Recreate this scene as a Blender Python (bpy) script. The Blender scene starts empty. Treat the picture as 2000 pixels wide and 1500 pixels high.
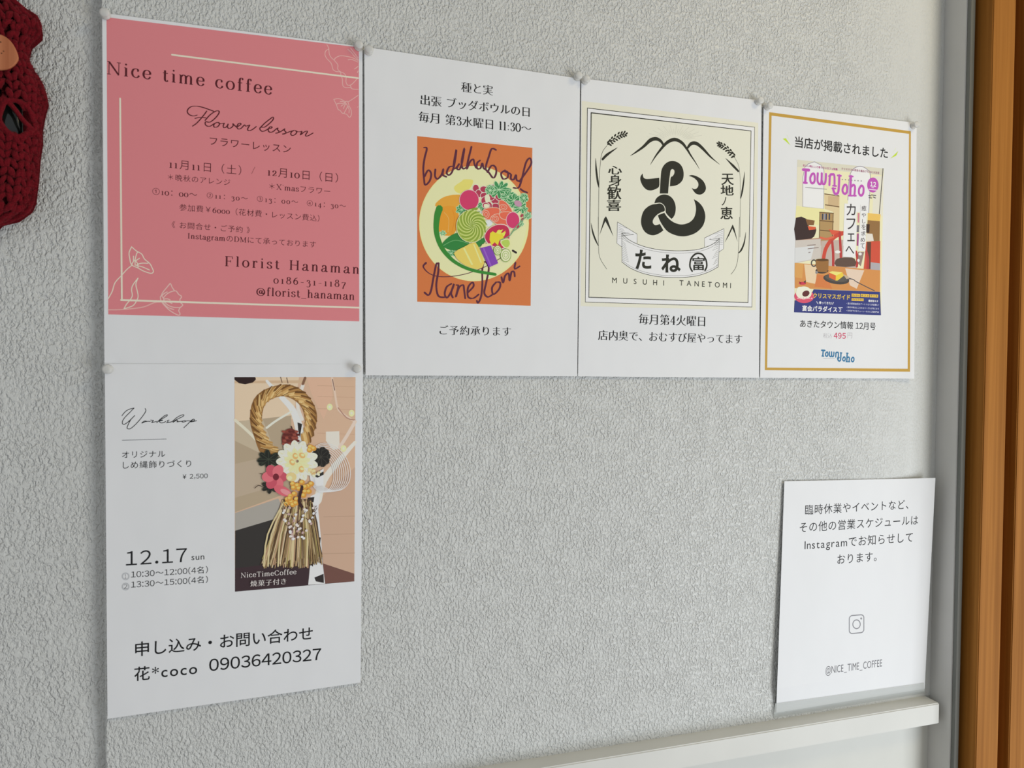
import bpy, bmesh, math, random
from mathutils import Vector, Matrix
from mathutils.geometry import delaunay_2d_cdt

SC = bpy.context.scene
COL = SC.collection
# ---------------------------------------------------------------- camera
# room frame in mm: x along the wall to the right, y down, z into the wall (the wall plane is z = 0)
F_PX = 1416.105
ZTOP = 1.69                        # height above the floor of y = 0 (upper edge of the notices), metres
ROT = ((0.956169539, -0.00764655782, -0.292713756),
       (0.000111007265, 0.999668364, -0.0257517114),
       (0.292813594, 0.0245905087, 0.955853287))       # rows: camera right, down, forward
CAM = (-65.3228282, 287.593732, -676.723912)

def w3(x, y, z=0.0):
    return Vector((x / 1000.0, z / 1000.0, ZTOP - y / 1000.0))

cam = bpy.data.cameras.new('camera')
cam.sensor_width = 36.0
cam.lens = 36.0 * F_PX / 2000.0
cam.clip_start = 0.02
cam.dof.use_dof = True
cam.dof.focus_distance = 0.80
cam.dof.aperture_fstop = 11.0
camo = bpy.data.objects.new('camera', cam)
COL.objects.link(camo)
r_ = Vector((ROT[0][0], ROT[0][2], -ROT[0][1]))
d_ = Vector((ROT[1][0], ROT[1][2], -ROT[1][1]))
f_ = Vector((ROT[2][0], ROT[2][2], -ROT[2][1]))
M = Matrix.Identity(4)
for i in range(3):
    M[i][0], M[i][1], M[i][2] = r_[i], -d_[i], -f_[i]
M.translation = w3(*CAM)
camo.matrix_world = M
SC.camera = camo

# ---------------------------------------------------------------- light
wd = bpy.data.worlds.new('room_light'); SC.world = wd; wd.use_nodes = True
bg = wd.node_tree.nodes['Background']
bg.inputs[0].default_value = (0.92, 0.96, 1.0, 1)
bg.inputs[1].default_value = 0.45

def area(name, loc, target, sx, sy, power, col):
    l = bpy.data.lights.new(name, 'AREA'); l.shape = 'RECTANGLE'
    l.size, l.size_y, l.energy, l.color = sx, sy, power, col
    o = bpy.data.objects.new(name, l); COL.objects.link(o)
    o.location = loc
    o.rotation_euler = (Vector(target) - Vector(loc)).to_track_quat('-Z', 'Y').to_euler()
    return o

area('window_daylight', (1.38, -1.30, 0.74), (0.35, 0, 1.05), 0.8, 1.2, 19.2, (0.90, 0.95, 1.0))
area('ceiling_lamp', (1.0, -0.9, 2.38), (0.5, 0, 1.5), 0.4, 0.4, 5.2, (1.0, 0.80, 0.42))

SC.view_settings.view_transform = 'Standard'
SC.view_settings.look = 'None'
SC.view_settings.gamma = 1.0
SC.view_settings.use_curve_mapping = False
SC.view_settings.exposure = 0.0

# ---------------------------------------------------------------- helpers
def lin(c):
    c /= 255.0
    return c / 12.92 if c <= 0.04045 else ((c + 0.055) / 1.055) ** 2.4

def hexlin(h):
    h = h.lstrip('#')
    return tuple(lin(int(h[i:i + 2], 16)) for i in (0, 2, 4))

def principled(name, base, rough=0.6, spec=0.3, **kw):
    m = bpy.data.materials.new(name); m.use_nodes = True
    p = m.node_tree.nodes['Principled BSDF']
    p.inputs['Base Color'].default_value = (*base, 1)
    p.inputs['Roughness'].default_value = rough
    p.inputs['Specular IOR Level'].default_value = spec
    for k, v in kw.items():
        p.inputs[k].default_value = v
    return m

def nd(m, t, **kw):
    n = m.node_tree.nodes.new(t)
    for k, v in kw.items():
        setattr(n, k, v)
    return n

def lk(m, a, b):
    m.node_tree.links.new(a, b)

_inks = {}
def ink(h, white=208):
    """printed colour: the hue seen on a sheet whose bare paper reads as `white`"""
    k = (h, white)
    if k not in _inks:
        wl = lin(white)
        base = tuple(min(0.9, 0.84 * c / wl) for c in hexlin(h))
        _inks[k] = principled('ink_' + h.lstrip('#'), base, 0.55, 0.25)
    return _inks[k]

def px(x, y, d=0.0):
    """photo pixel -> point (mm) on the plane d mm in front of the wall"""
    vx, vy, vz = (x - 1000.0) / F_PX, (y - 750.0) / F_PX, 1.0
    wx = ROT[0][0] * vx + ROT[1][0] * vy + ROT[2][0]
    wy = ROT[0][1] * vx + ROT[1][1] * vy + ROT[2][1]
    wz = ROT[0][2] * vx + ROT[1][2] * vy + ROT[2][2]
    s = (-d - CAM[2]) / wz
    return (CAM[0] + wx * s, CAM[1] + wy * s)

def empty(name, loc):
    o = bpy.data.objects.new(name, None); COL.objects.link(o)
    o.location = loc; o.empty_display_size = 0.02
    return o

def tag(o, label, cat, group=None):
    o['label'] = label; o['category'] = cat
    if group: o['group'] = group
    return o

def mesh_obj(name, verts, faces, mats, parent=None, fmat=None, smooth=False):
    me = bpy.data.meshes.new(name)
    off = Vector(parent_loc(parent)) if parent else Vector((0, 0, 0))
    me.from_pydata([tuple(Vector(v) - off) for v in verts], [], faces)
    for m in (mats if isinstance(mats, (list, tuple)) else [mats]):
        me.materials.append(m)
    if fmat:
        me.polygons.foreach_set('material_index', fmat)
    if smooth:
        me.polygons.foreach_set('use_smooth', [True] * len(me.polygons))
    me.update()
    o = bpy.data.objects.new(name, me); COL.objects.link(o)
    if parent: o.parent = parent
    return o

def parent_loc(p):
    v = Vector((0, 0, 0))
    while p is not None:
        v = v + p.location
        p = p.parent
    return v

def box(name, x0, x1, y0, y1, z0, z1, mat, parent=None, bevel=0.0):
    """box from mm room coordinates"""
    bm = bmesh.new()
    a, b = w3(x0, y0, z0), w3(x1, y1, z1)
    c = (a + b) / 2; s = b - a
    bmesh.ops.create_cube(bm, size=1.0)
    for v in bm.verts:
        v.co = Vector((v.co.x * abs(s.x), v.co.y * abs(s.y), v.co.z * abs(s.z))) + c
    if bevel:
        bmesh.ops.bevel(bm, geom=bm.edges[:], offset=bevel / 1000.0, segments=3, affect='EDGES')
    me = bpy.data.meshes.new(name)
    off = parent_loc(parent)
    for v in bm.verts: v.co -= off
    bm.normal_update(); bm.to_mesh(me); bm.free()
    me.materials.append(mat)
    o = bpy.data.objects.new(name, me); COL.objects.link(o)
    if parent: o.parent = parent
    return o
# ---------------------------------------------------------------- materials of the room
def wallpaper(name, base):
    m = principled(name, base, 0.42, 0.5)
    nt = m.node_tree; p = nt.nodes['Principled BSDF']
    tc = nd(m, 'ShaderNodeTexCoord')
    mp = nd(m, 'ShaderNodeMapping'); mp.inputs['Scale'].default_value = (1000 / 2.5, 1000 / 2.5, 1000 / 3.6)
    lk(m, tc.outputs['Object'], mp.inputs['Vector'])
    n1 = nd(m, 'ShaderNodeTexNoise'); n1.inputs['Scale'].default_value = 1.0
    n1.inputs['Detail'].default_value = 2.2; n1.inputs['Roughness'].default_value = 0.55
    n1.inputs['Distortion'].default_value = 0.25
    lk(m, mp.outputs[0], n1.inputs['Vector'])
    r1 = nd(m, 'ShaderNodeMapRange', interpolation_type='SMOOTHSTEP')
    r1.inputs['From Min'].default_value = 0.28; r1.inputs['From Max'].default_value = 0.63
    lk(m, n1.outputs['Fac'], r1.inputs['Value'])
    # flat patches where the embossing is shallow
    n2 = nd(m, 'ShaderNodeTexNoise'); n2.inputs['Scale'].default_value = 0.16; n2.inputs['Detail'].default_value = 1.0
    lk(m, mp.outputs[0], n2.inputs['Vector'])
    r2 = nd(m, 'ShaderNodeMapRange'); r2.inputs['From Min'].default_value = 0.35; r2.inputs['From Max'].default_value = 0.6
    r2.inputs['To Min'].default_value = 0.7; r2.inputs['To Max'].default_value = 1.0
    lk(m, n2.outputs['Fac'], r2.inputs['Value'])
    mu = nd(m, 'ShaderNodeMath', operation='MULTIPLY')
    lk(m, r1.outputs[0], mu.inputs[0]); lk(m, r2.outputs[0], mu.inputs[1])
    # the embossing is rubbed flat in a strip beside the jamb
    sx = nd(m, 'ShaderNodeSeparateXYZ'); lk(m, tc.outputs['Object'], sx.inputs[0])
    r3 = nd(m, 'ShaderNodeMapRange'); r3.inputs['From Min'].default_value = 0.52; r3.inputs['From Max'].default_value = 0.63
    r3.inputs['To Min'].default_value = 1.0; r3.inputs['To Max'].default_value = 0.3
    lk(m, sx.outputs[0], r3.inputs['Value'])
    mv = nd(m, 'ShaderNodeMath', operation='MULTIPLY'); lk(m, mu.outputs[0], mv.inputs[0]); lk(m, r3.outputs[0], mv.inputs[1]); mu = mv
    bp = nd(m, 'ShaderNodeBump'); bp.inputs['Strength'].default_value = 1.0; bp.inputs['Distance'].default_value = 0.0011
    lk(m, mu.outputs[0], bp.inputs['Height']); lk(m, bp.outputs[0], p.inputs['Normal'])
    # faint overall mottling of the vinyl
    n3 = nd(m, 'ShaderNodeTexNoise'); n3.inputs['Scale'].default_value = 3.0; n3.inputs['Detail'].default_value = 2.0
    lk(m, tc.outputs['Object'], n3.inputs['Vector'])
    mx = nd(m, 'ShaderNodeMixRGB'); mx.inputs[1].default_value = (*[c * 0.95 for c in base], 1); mx.inputs[2].default_value = (*[min(1, c * 1.05) for c in base], 1)
    lk(m, n3.outputs['Fac'], mx.inputs[0]); lk(m, mx.outputs[0], p.inputs['Base Color'])
    return m

def painted(name, base, rough=0.5, bump=0.0001, scale=300):
    m = principled(name, base, rough, 0.35)
    p = m.node_tree.nodes['Principled BSDF']
    tc = nd(m, 'ShaderNodeTexCoord'); n = nd(m, 'ShaderNodeTexNoise')
    n.inputs['Scale'].default_value = scale; n.inputs['Detail'].default_value = 3
    lk(m, tc.outputs['Object'], n.inputs['Vector'])
    b = nd(m, 'ShaderNodeBump'); b.inputs['Strength'].default_value = 0.5; b.inputs['Distance'].default_value = bump
    lk(m, n.outputs['Fac'], b.inputs['Height']); lk(m, b.outputs[0], p.inputs['Normal'])
    n2 = nd(m, 'ShaderNodeTexNoise'); n2.inputs['Scale'].default_value = 18; n2.inputs['Detail'].default_value = 4
    lk(m, tc.outputs['Object'], n2.inputs['Vector'])
    mx = nd(m, 'ShaderNodeMixRGB'); mx.inputs[1].default_value = (*[c * 0.93 for c in base], 1); mx.inputs[2].default_value = (*[min(1, c * 1.05) for c in base], 1)
    lk(m, n2.outputs['Fac'], mx.inputs[0]); lk(m, mx.outputs[0], p.inputs['Base Color'])
    return m

def wood(name, c1, c2, rough=0.45):
    m = principled(name, c1, rough + .15, 0.15)
    p = m.node_tree.nodes['Principled BSDF']
    tc = nd(m, 'ShaderNodeTexCoord'); mp = nd(m, 'ShaderNodeMapping')
    mp.inputs['Scale'].default_value = (170, 170, 3.0)
    lk(m, tc.outputs['Object'], mp.inputs['Vector'])
    n = nd(m, 'ShaderNodeTexNoise'); n.inputs['Scale'].default_value = 1.0; n.inputs['Detail'].default_value = 5; n.inputs['Distortion'].default_value = 0.4
    lk(m, mp.outputs[0], n.inputs['Vector'])
    r = nd(m, 'ShaderNodeMapRange'); r.inputs['From Min'].default_value = 0.3; r.inputs['From Max'].default_value = 0.7
    lk(m, n.outputs['Fac'], r.inputs['Value'])
    mx = nd(m, 'ShaderNodeMixRGB'); mx.inputs[1].default_value = (*c1, 1); mx.inputs[2].default_value = (*c2, 1)
    lk(m, r.outputs[0], mx.inputs[0]); lk(m, mx.outputs[0], p.inputs['Base Color'])
    b = nd(m, 'ShaderNodeBump'); b.inputs['Strength'].default_value = 0.25; b.inputs['Distance'].default_value = 0.0003
    lk(m, n.outputs['Fac'], b.inputs['Height']); lk(m, b.outputs[0], p.inputs['Normal'])
    return m

WALL = wallpaper('embossed_wallpaper', (0.645, 0.655, 0.635))
PAINT = painted('white_rail_paint', (0.70, 0.70, 0.66))
LOWER = painted('lower_wall_paint', (0.66, 0.665, 0.62))
JAMB = painted('grey_jamb_paint', (0.63, 0.625, 0.60), 0.45)
JEDGE = painted('dark_jamb_edge', (0.16, 0.165, 0.15), 0.5)
GAP = principled('dark_gap', (0.012, 0.009, 0.007), 0.9, 0.1)
WOOD = wood('orange_wood', hexlin('#8f591c'), hexlin('#ad7230'))
WOODD = wood('dark_wood', hexlin('#6b3a14'), hexlin('#8a4f1e'))

def struct(o):
    o['kind'] = 'structure'
    return o

XL, XR = -214.6, 670.6             # left edge of the papered wall, its right end at the jamb
# papered wall; a small return at its left edge, beyond which the wall steps back
def wall_with_round_edge():
    prof = []
    R = 2.5
    for k in range(7):
        a = math.pi / 2 * k / 6
        prof.append((XL + R - R * math.cos(a), R - R * math.sin(a)))
    prof = [(XL, 60.0)] + prof + [(XR, 0.0), (XR, 60.0)]
    v, f = [], []
    for x, z in prof:
        v.append(w3(x, -1000, z)); v.append(w3(x, 679, z))
    n = len(prof)
    for k in range(n):
        a, b = 2 * k, 2 * ((k + 1) % n)
        f.append((a, a + 1, b + 1, b))
    f.append(tuple(range(0, 2 * n, 2))); f.append(tuple(range(2 * n - 1, 0, -2)))
    return mesh_obj('wall_back', v, f, WALL)
struct(wall_with_round_edge())
struct(box('wall_left', -1300, XL - 0.3, -1000, ZTOP * 1000, 9, 60, WALL))
struct(box('wall_lower', XL, XR, 679.5, ZTOP * 1000, 1.5, 60, LOWER))
struct(box('trim_1', XL, 664, 679, 703.5, -20, 1.4, PAINT, bevel=1.2))
# jamb beside the wall: grey face, darker front lip
struct(box('trim_2', XR + 0.1, XR + 7.5, -1000, ZTOP * 1000, -29, 60, JAMB, bevel=0.6))
struct(box('trim_3', XR + 1.0, XR + 8.0, -1000, ZTOP * 1000, -33.5, -29.2, JEDGE, bevel=0.5))
# battened wooden door
door = struct(empty('door_1', w3(780, ZTOP * 1000, -30)))
box('door_panel', 682, 960, -1000, ZTOP * 1000, -26, 10, WOODD, door)
for k in range(6):
    x0 = 684 + k * 50.5
    box('batten', x0, x0 + 33.5, -1000, ZTOP * 1000, -51, -26.2, WOOD, door, bevel=1.0)
struct(box('floor', -1300, 1300, ZTOP * 1000 + 0.5, ZTOP * 1000 + 30, -2200, 60, wood('floor_wood', hexlin('#8d7a63'), hexlin('#a8937a'))))
struct(box('ceiling', -1300, 1300, (ZTOP - 2.45) * 1000 - 30, (ZTOP - 2.45) * 1000, -2200, 60, painted('ceiling_paint', (0.7, 0.69, 0.66))))
# ---------------------------------------------------------------- glyphs
FCU = bpy.data.curves.new('glyph_probe', 'FONT')
FOB = bpy.data.objects.new('glyph_probe', FCU); COL.objects.link(FOB)
FCU.size = 1.0; FCU.resolution_u = 3
DG = bpy.context.evaluated_depsgraph_get()
_outl = {}

def bez(p0, p1, p2, p3, n):
    return [((1 - t) ** 3 * p0 + 3 * (1 - t) ** 2 * t * p1 + 3 * (1 - t) * t * t * p2 + t ** 3 * p3) for t in [i / n for i in range(n)]]

def outlines(ch):
    """contours of one character, in em, ink left as designed"""
    if ch in _outl: return _outl[ch]
    FCU.body = ch
    bpy.context.view_layer.update()
    dg = bpy.context.evaluated_depsgraph_get()
    cu = FOB.evaluated_get(dg).to_curve(dg)
    res = []
    for s in cu.splines:
        pts = []
        if s.type == 'BEZIER':
            b = s.bezier_points; n = len(b)
            for i in range(n):
                a, c = b[i], b[(i + 1) % n]
                straight = (a.handle_right - a.co).length < 1e-5 and (c.handle_left - c.co).length < 1e-5
                ch_ = (c.co - a.co)
                if not straight:
                    # handles lying on the chord make a straight segment too
                    d = ch_.normalized() if ch_.length > 0 else ch_
                    straight = abs((a.handle_right - a.co).cross(d).z) < 1e-4 and abs((c.handle_left - c.co).cross(d).z) < 1e-4
                pts += [a.co.copy()] if straight else bez(a.co, a.handle_right, c.handle_left, c.co, 4)
        else:
            pts = [p.co.xyz for p in s.points]
        q = []
        for p in pts:
            if not q or (q[-1] - p).length > 1e-4: q.append(p)
        if len(q) > 2 and (q[0] - q[-1]).length < 1e-4: q.pop()
        if len(q) > 2: res.append([(p.x, p.y) for p in q])
    FOB.evaluated_get(dg).to_curve_clear()
    _outl[ch] = res
    return res

def sarea(c):
    return 0.5 * sum(c[i - 1][0] * c[i][1] - c[i][0] * c[i - 1][1] for i in range(len(c)))

def weighted(cs, dx, dy):
    """move every contour outward by dx across and dy up/down (negative thins)"""
    if not cs or (dx == 0 and dy == 0): return cs
    big = max(cs, key=lambda c: abs(sarea(c)))
    sg = 1 if sarea(big) > 0 else -1
    out = []
    for c in cs:
        n = len(c); q = []
        for i in range(n):
            a, b, d = c[i - 1], c[i], c[(i + 1) % n]
            e1 = (b[0] - a[0], b[1] - a[1]); e2 = (d[0] - b[0], d[1] - b[1])
            l1 = math.hypot(*e1) or 1e-9; l2 = math.hypot(*e2) or 1e-9
            n1 = (e1[1] / l1 * sg, -e1[0] / l1 * sg); n2 = (e2[1] / l2 * sg, -e2[0] / l2 * sg)
            k = 1 + n1[0] * n2[0] + n1[1] * n2[1]
            k = max(k, 0.6)
            q.append((b[0] + dx * (n1[0] + n2[0]) / k, b[1] + dy * (n1[1] + n2[1]) / k))
        out.append(q)
    return out

def fill(cs, convex=False):
    """triangles inside a set of contours (non-zero winding, so holes stay open and overlaps stay filled)"""
    if not cs: return []
    if len(cs) == 1 and (len(cs[0]) <= 4 or convex):
        c = cs[0]
        return [(c[0], c[i], c[i + 1]) for i in range(1, len(c) - 1)]
    vs, es = [], []
    for c in cs:
        n0 = len(vs); n = len(c)
        vs += [Vector(p) for p in c]
        es += [(n0 + i, n0 + (i + 1) % n) for i in range(n)]
    V, _, Fs, *_ = delaunay_2d_cdt(vs, es, [], 0, 1e-6)
    out = []
    for f in Fs:
        t = [V[i] for i in f]
        x = sum(p.x for p in t) / 3; y = sum(p.y for p in t) / 3
        w = 0
        for c in cs:
            px_, py_ = c[-1]
            for qx, qy in c:
                if (py_ <= y) != (qy <= y):
                    if px_ + (y - py_) * (qx - px_) / (qy - py_) > x: w += 1 if qy > py_ else -1
                px_, py_ = qx, qy
        if w: out.append(tuple((p.x, p.y) for p in t))
    return out

def smooth(pts, n=6, closed=False):
    if len(pts) < 3: return list(pts)
    P = list(pts)
    g = (lambda i: P[i % len(P)]) if closed else (lambda i: P[max(0, min(len(P) - 1, i))])
    out = []
    for i in range(len(P) if closed else len(P) - 1):
        p0, p1, p2, p3 = g(i - 1), g(i), g(i + 1), g(i + 2)
        for k in range(n):
            t = k / n
            out.append(tuple(0.5 * (2 * p1[j] + (p2[j] - p0[j]) * t + (2 * p0[j] - 5 * p1[j] + 4 * p2[j] - p3[j]) * t * t + (3 * p1[j] - p0[j] - 3 * p2[j] + p3[j]) * t ** 3) for j in (0, 1)))
    if not closed: out.append(P[-1])
    return out

def ribbon(pts, width, closed=False, cap=True):
    """outline contours of a stroke; width is a number, a list per point or a function of the unit direction"""
    n = len(pts)
    if n < 2: return []
    L = []; R = []; W = []; D = []
    for i in range(n):
        a = pts[i - 1] if (closed or i > 0) else pts[0]
        b = pts[(i + 1) % n] if (closed or i < n - 1) else pts[-1]
        dx, dy = b[0] - a[0], b[1] - a[1]
        l = math.hypot(dx, dy) or 1e-9
        dx, dy = dx / l, dy / l
        w = width(dx, dy) if callable(width) else (width[i] if isinstance(width, (list, tuple)) else width)
        w *= 0.5
        L.append((pts[i][0] - dy * w, pts[i][1] + dx * w)); R.append((pts[i][0] + dy * w, pts[i][1] - dx * w)); W.append(w); D.append((dx, dy))
    if closed:
        return [L, R[::-1]]
    def half(i, sg):
        if not cap or W[i] <= 0: return []
        c, (dx, dy), w = pts[i], D[i], W[i]
        r = []
        for an in (45, 90, 135):
            ca, sa = math.cos(math.radians(an)) * w * sg, math.sin(math.radians(an)) * w * sg
            r.append((c[0] - dy * ca + dx * sa, c[1] + dx * ca + dy * sa))
        return r
    return [L + half(n - 1, 1) + R[::-1] + half(0, -1)]

def smooth_c(pts, n=5, corner=62):
    """closed outline rounded everywhere but at its sharp corners"""
    m = len(pts); cs = []
    for i in range(m):
        a, b, c = pts[i - 1], pts[i], pts[(i + 1) % m]
        t = math.degrees(abs(math.atan2((b[0] - a[0]) * (c[1] - b[1]) - (b[1] - a[1]) * (c[0] - b[0]), (b[0] - a[0]) * (c[0] - b[0]) + (b[1] - a[1]) * (c[1] - b[1]))))
        if t > corner: cs.append(i)
    if not cs: return smooth(pts, n, True)
    out = []
    for k, i in enumerate(cs):
        j = cs[(k + 1) % len(cs)]
        if j <= i: j += m
        out += smooth([pts[q % m] for q in range(i, j + 1)], n)[:-1] if j - i > 1 else [pts[i]]
    return out

def ell(cx, cy, rx, ry, n=28, rot=0.0):
    c, s = math.cos(math.radians(rot)), math.sin(math.radians(rot))
    return [(cx + rx * math.cos(a) * c - ry * math.sin(a) * s, cy + rx * math.cos(a) * s + ry * math.sin(a) * c) for a in [2 * math.pi * k / n for k in range(n)]]

# high-contrast roman letters drawn with strokes: thick verticals, hairline horizontals, flat serifs
def P2(s): return [tuple(float(v) for v in q.split(',')) for q in s.split()]
SER = {  # advance, strokes: L straight, S smooth, E ellipse, D dot
 'N': (.74, ['L.12,0 .12,.7 .62,0 .62,.7', 'H.03,.7 .13,.7', 'H.03,0 .21,0', 'H.52,.7 .72,.7']),
 'F': (.60, ['L.15,0 .15,.7', 'H.05,0 .28,0', 'H.05,.7 .55,.7', 'T.54,.7 .55,.53', 'H.15,.36 .42,.36', 'T.42,.44 .42,.28']),
 'H': (.78, ['L.15,0 .15,.7', 'L.63,0 .63,.7', 'H.15,.36 .63,.36', 'H.05,0 .26,0', 'H.05,.7 .26,.7', 'H.52,0 .73,0', 'H.52,.7 .73,.7']),
 'I': (.38, ['L.19,0 .19,.7', 'H.08,0 .30,0', 'H.08,.7 .30,.7']),
 'D': (.72, ['L.15,0 .15,.7', 'S.15,.7 .38,.69 .58,.56 .63,.35 .58,.14 .38,.01 .15,0', 'H.05,0 .2,0', 'H.05,.7 .2,.7']),
 'M': (.90, ['T.14,0 .14,.7', 'L.14,.7 .43,.03', 'T.43,.03 .74,.7', 'L.74,.7 .74,0', 'H.05,0 .24,0', 'H.05,.7 .16,.7', 'H.64,0 .85,0', 'H.72,.7 .84,.7']),
 'X': (.72, ['L.1,.7 .6,0', 'T.6,.7 .1,0', 'H.02,.7 .22,.7', 'H.5,.7 .69,.7', 'H.02,0 .2,0', 'H.48,0 .7,0']),
 'T': (.66, ['L.33,0 .33,.7', 'H.06,.7 .6,.7', 'T.06,.7 .06,.53', 'T.6,.7 .6,.53', 'H.22,0 .44,0']),
 'C': (.70, ['S.58,.53 .54,.64 .38,.71 .18,.62 .08,.35 .18,.08 .38,-.01 .53,.06 .6,.18', 'T.58,.7 .58,.5']),
 'i': (.29, ['L.145,0 .145,.47', 'H.05,0 .24,0', 'H.05,.47 .145,.47', 'D.14,.66 .055']),
 'l': (.29, ['L.145,0 .145,.74', 'H.05,0 .24,0', 'H.05,.74 .145,.74']),
 'r': (.42, ['L.14,0 .14,.47', 'H.05,0 .25,0', 'H.05,.47 .14,.47', 'S.14,.33 .2,.44 .3,.485 .36,.45', 'D.35,.41 .045']),
 'n': (.56, ['L.13,0 .13,.47', 'H.04,0 .22,0', 'H.04,.47 .13,.47', 'S.13,.34 .2,.44 .29,.485 .38,.44 .41,.33 .41,.2 .41,0', 'H.33,0 .5,0']),
 'h': (.56, ['L.13,0 .13,.74', 'H.04,0 .22,0', 'H.04,.74 .13,.74', 'S.13,.34 .2,.44 .29,.485 .38,.44 .41,.33 .41,.2 .41,0', 'H.33,0 .5,0']),
 'm': (.84, ['L.13,0 .13,.47', 'H.04,0 .22,0', 'H.04,.47 .13,.47', 'S.13,.34 .2,.44 .28,.485 .37,.44 .4,.33 .4,.2 .4,0', 'H.32,0 .48,0', 'S.4,.34 .47,.44 .56,.485 .65,.44 .68,.33 .68,.2 .68,0', 'H.6,0 .77,0']),
 'o': (.52, ['E.26,.235 .2,.25']),
 'e': (.48, ['H.08,.26 .41,.26', 'S.41,.26 .4,.38 .33,.46 .24,.485 .12,.43 .06,.24 .12,.06 .25,-.01 .35,.03 .42,.12']),
 'c': (.48, ['D.36,.38 .05', 'S.39,.39 .33,.47 .24,.485 .12,.43 .06,.24 .12,.06 .25,-.01 .36,.03 .42,.13']),
 'a': (.51, ['D.12,.36 .05', 'S.1,.38 .16,.46 .25,.485 .34,.44 .36,.33 .36,.1 .39,.01 .44,.0 .48,.05', 'S.36,.27 .22,.24 .09,.17 .07,.08 .13,.0 .24,.01 .36,.1']),
 's': (.42, ['S.34,.37 .31,.46 .21,.485 .1,.43 .09,.34 .17,.27 .28,.22 .35,.14 .33,.04 .22,-.01 .11,.03 .06,.12', 'T.34,.47 .34,.35', 'T.065,.14 .065,.0']),
 't': (.36, ['S.15,.62 .15,.4 .15,.12 .18,.02 .24,-.01 .31,.05', 'H.04,.46 .3,.46']),
 'f': (.36, ['S.33,.68 .27,.745 .19,.72 .15,.6 .15,.4 .15,0', 'D.31,.67 .045', 'H.04,.46 .29,.46', 'H.05,0 .26,0']),
 'g': (.50, ['E.23,.31 .15,.17', 'S.35,.43 .42,.48 .46,.46', 'S.13,.18 .09,.1 .15,.05 .35,.03 .43,-.07 .36,-.19 .2,-.22 .07,-.15 .09,-.04 .16,.04']),
 '_': (.50, ['H.02,-.1 .48,-.1']),
 '`': (.22, ['T.06,.7 .14,.56']),
 '-': (.40, ['H.06,.24 .34,.24']),
 '@': (.86, ['E.42,.3 .33,.34', 'S.53,.42 .42,.46 .32,.36 .31,.24 .38,.16 .5,.24 .54,.44 .53,.2 .6,.14 .7,.22']),
 '0': (.52, ['E.26,.235 .2,.25']),
 '1': (.36, ['L.18,0 .18,.47', 'H.07,0 .29,0', 'H.07,.44 .18,.47']),
 '2': (.47, ['D.11,.36 .05', 'S.09,.37 .14,.46 .24,.485 .35,.42 .35,.31 .22,.15 .07,.01', 'L.07,.02 .38,.02', 'T.38,.02 .41,.12']),
 '3': (.47, ['D.11,.37 .045', 'S.09,.39 .16,.47 .25,.485 .35,.42 .34,.3 .22,.22', 'S.22,.22 .36,.17 .4,.03 .34,-.14 .2,-.21 .07,-.15']),
 '4': (.54, ['L.35,-.2 .35,.47', 'T.35,.47 .05,.0', 'H.05,0 .49,0', 'H.26,-.2 .44,-.2']),
 '6': (.52, ['S.42,.68 .24,.6 .1,.42 .07,.22 .13,.05 .26,-.01 .4,.08 .43,.23 .37,.38 .24,.43 .1,.3']),
 '7': (.48, ['H.07,.47 .43,.47', 'S.43,.47 .3,.2 .2,-.05 .18,-.2', 'T.07,.47 .07,.36']),
 '8': (.50, ['E.25,.55 .14,.15', 'E.25,.19 .19,.2']),
}
def serif_tris(ch, stem=.112, hair=.04):
    wf = lambda dx, dy: hair + (stem - hair) * abs(dy) ** 1.7
    T = []
    for s in SER[ch][1]:
        k, q = s[0], s[1:]
        if k == 'D':
            a, r = q.split(' '); x, y = P2(a)[0]
            T.append(ell(x, y, float(r), float(r), 12)[::-1])
        elif k == 'E':
            a, r = q.split(' '); x, y = P2(a)[0]; rx, ry = P2(r)[0]
            T += ribbon(ell(x, y, rx, ry, 26), wf, closed=True)
        elif k == 'H': T += ribbon(P2(q), hair, cap=False)
        elif k == 'T': T += ribbon(P2(q), hair * 1.1, cap=False)
        elif k == 'L':
            p = P2(q)
            for i in range(len(p) - 1):
                thin = ch == 'N' and i != 1
                T += ribbon([p[i], p[i + 1]], hair if thin else wf, cap=False)
        else: T += ribbon(smooth(P2(q), 6), wf, cap=False)
    return fill(T)

STY = {  # change of stroke weight across / up-down, in em
 'gothic': (0, 0), 'bold': (.014, .014), 'heavy': (.03, .028), 'light': (-.012, -.012),
 'mincho': (.017, -.014), 'brush': (.02, .008), 'thin': (-.019, -.019), 'serif': (-.006, -.006), 'medium': (.007, .007),
}
_gl = {}
def glyph(ch, style):
    """(triangles, advance) in em"""
    k = (ch, style)
    if k in _gl: return _gl[k]
    if style == 'serif' and ch in SER:
        r = (serif_tris(ch), SER[ch][0])
    elif style == 'mincho' and ch in MIN:
        r = (MIN[ch][1], MIN[ch][0])
    elif ch == ' ':
        r = ([], .34)
    elif ch == '\u3000':
        r = ([], 1.0)
    else:
        latin = 33 <= ord(ch) <= 126
        cs = outlines(chr(ord(ch) + 0xFEE0) if latin and (ch.isdigit() or ch in '():,.&') else ch)
        cs = weighted(cs, *STY[style])
        tr = fill(cs)
        adv = 1.0
        if latin and tr:
            x0 = min(p[0] for t in tr for p in t); x1 = max(p[0] for t in tr for p in t)
            if ch.isdigit():
                adv = .575; sh = adv / 2 - (x0 + x1) / 2
            else:
                adv = (x1 - x0) + .10; sh = .05 - x0
            tr = [tuple((p[0] + sh, p[1]) for p in t) for t in tr]
        r = (tr, adv)
    _gl[k] = r
    return r

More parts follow.
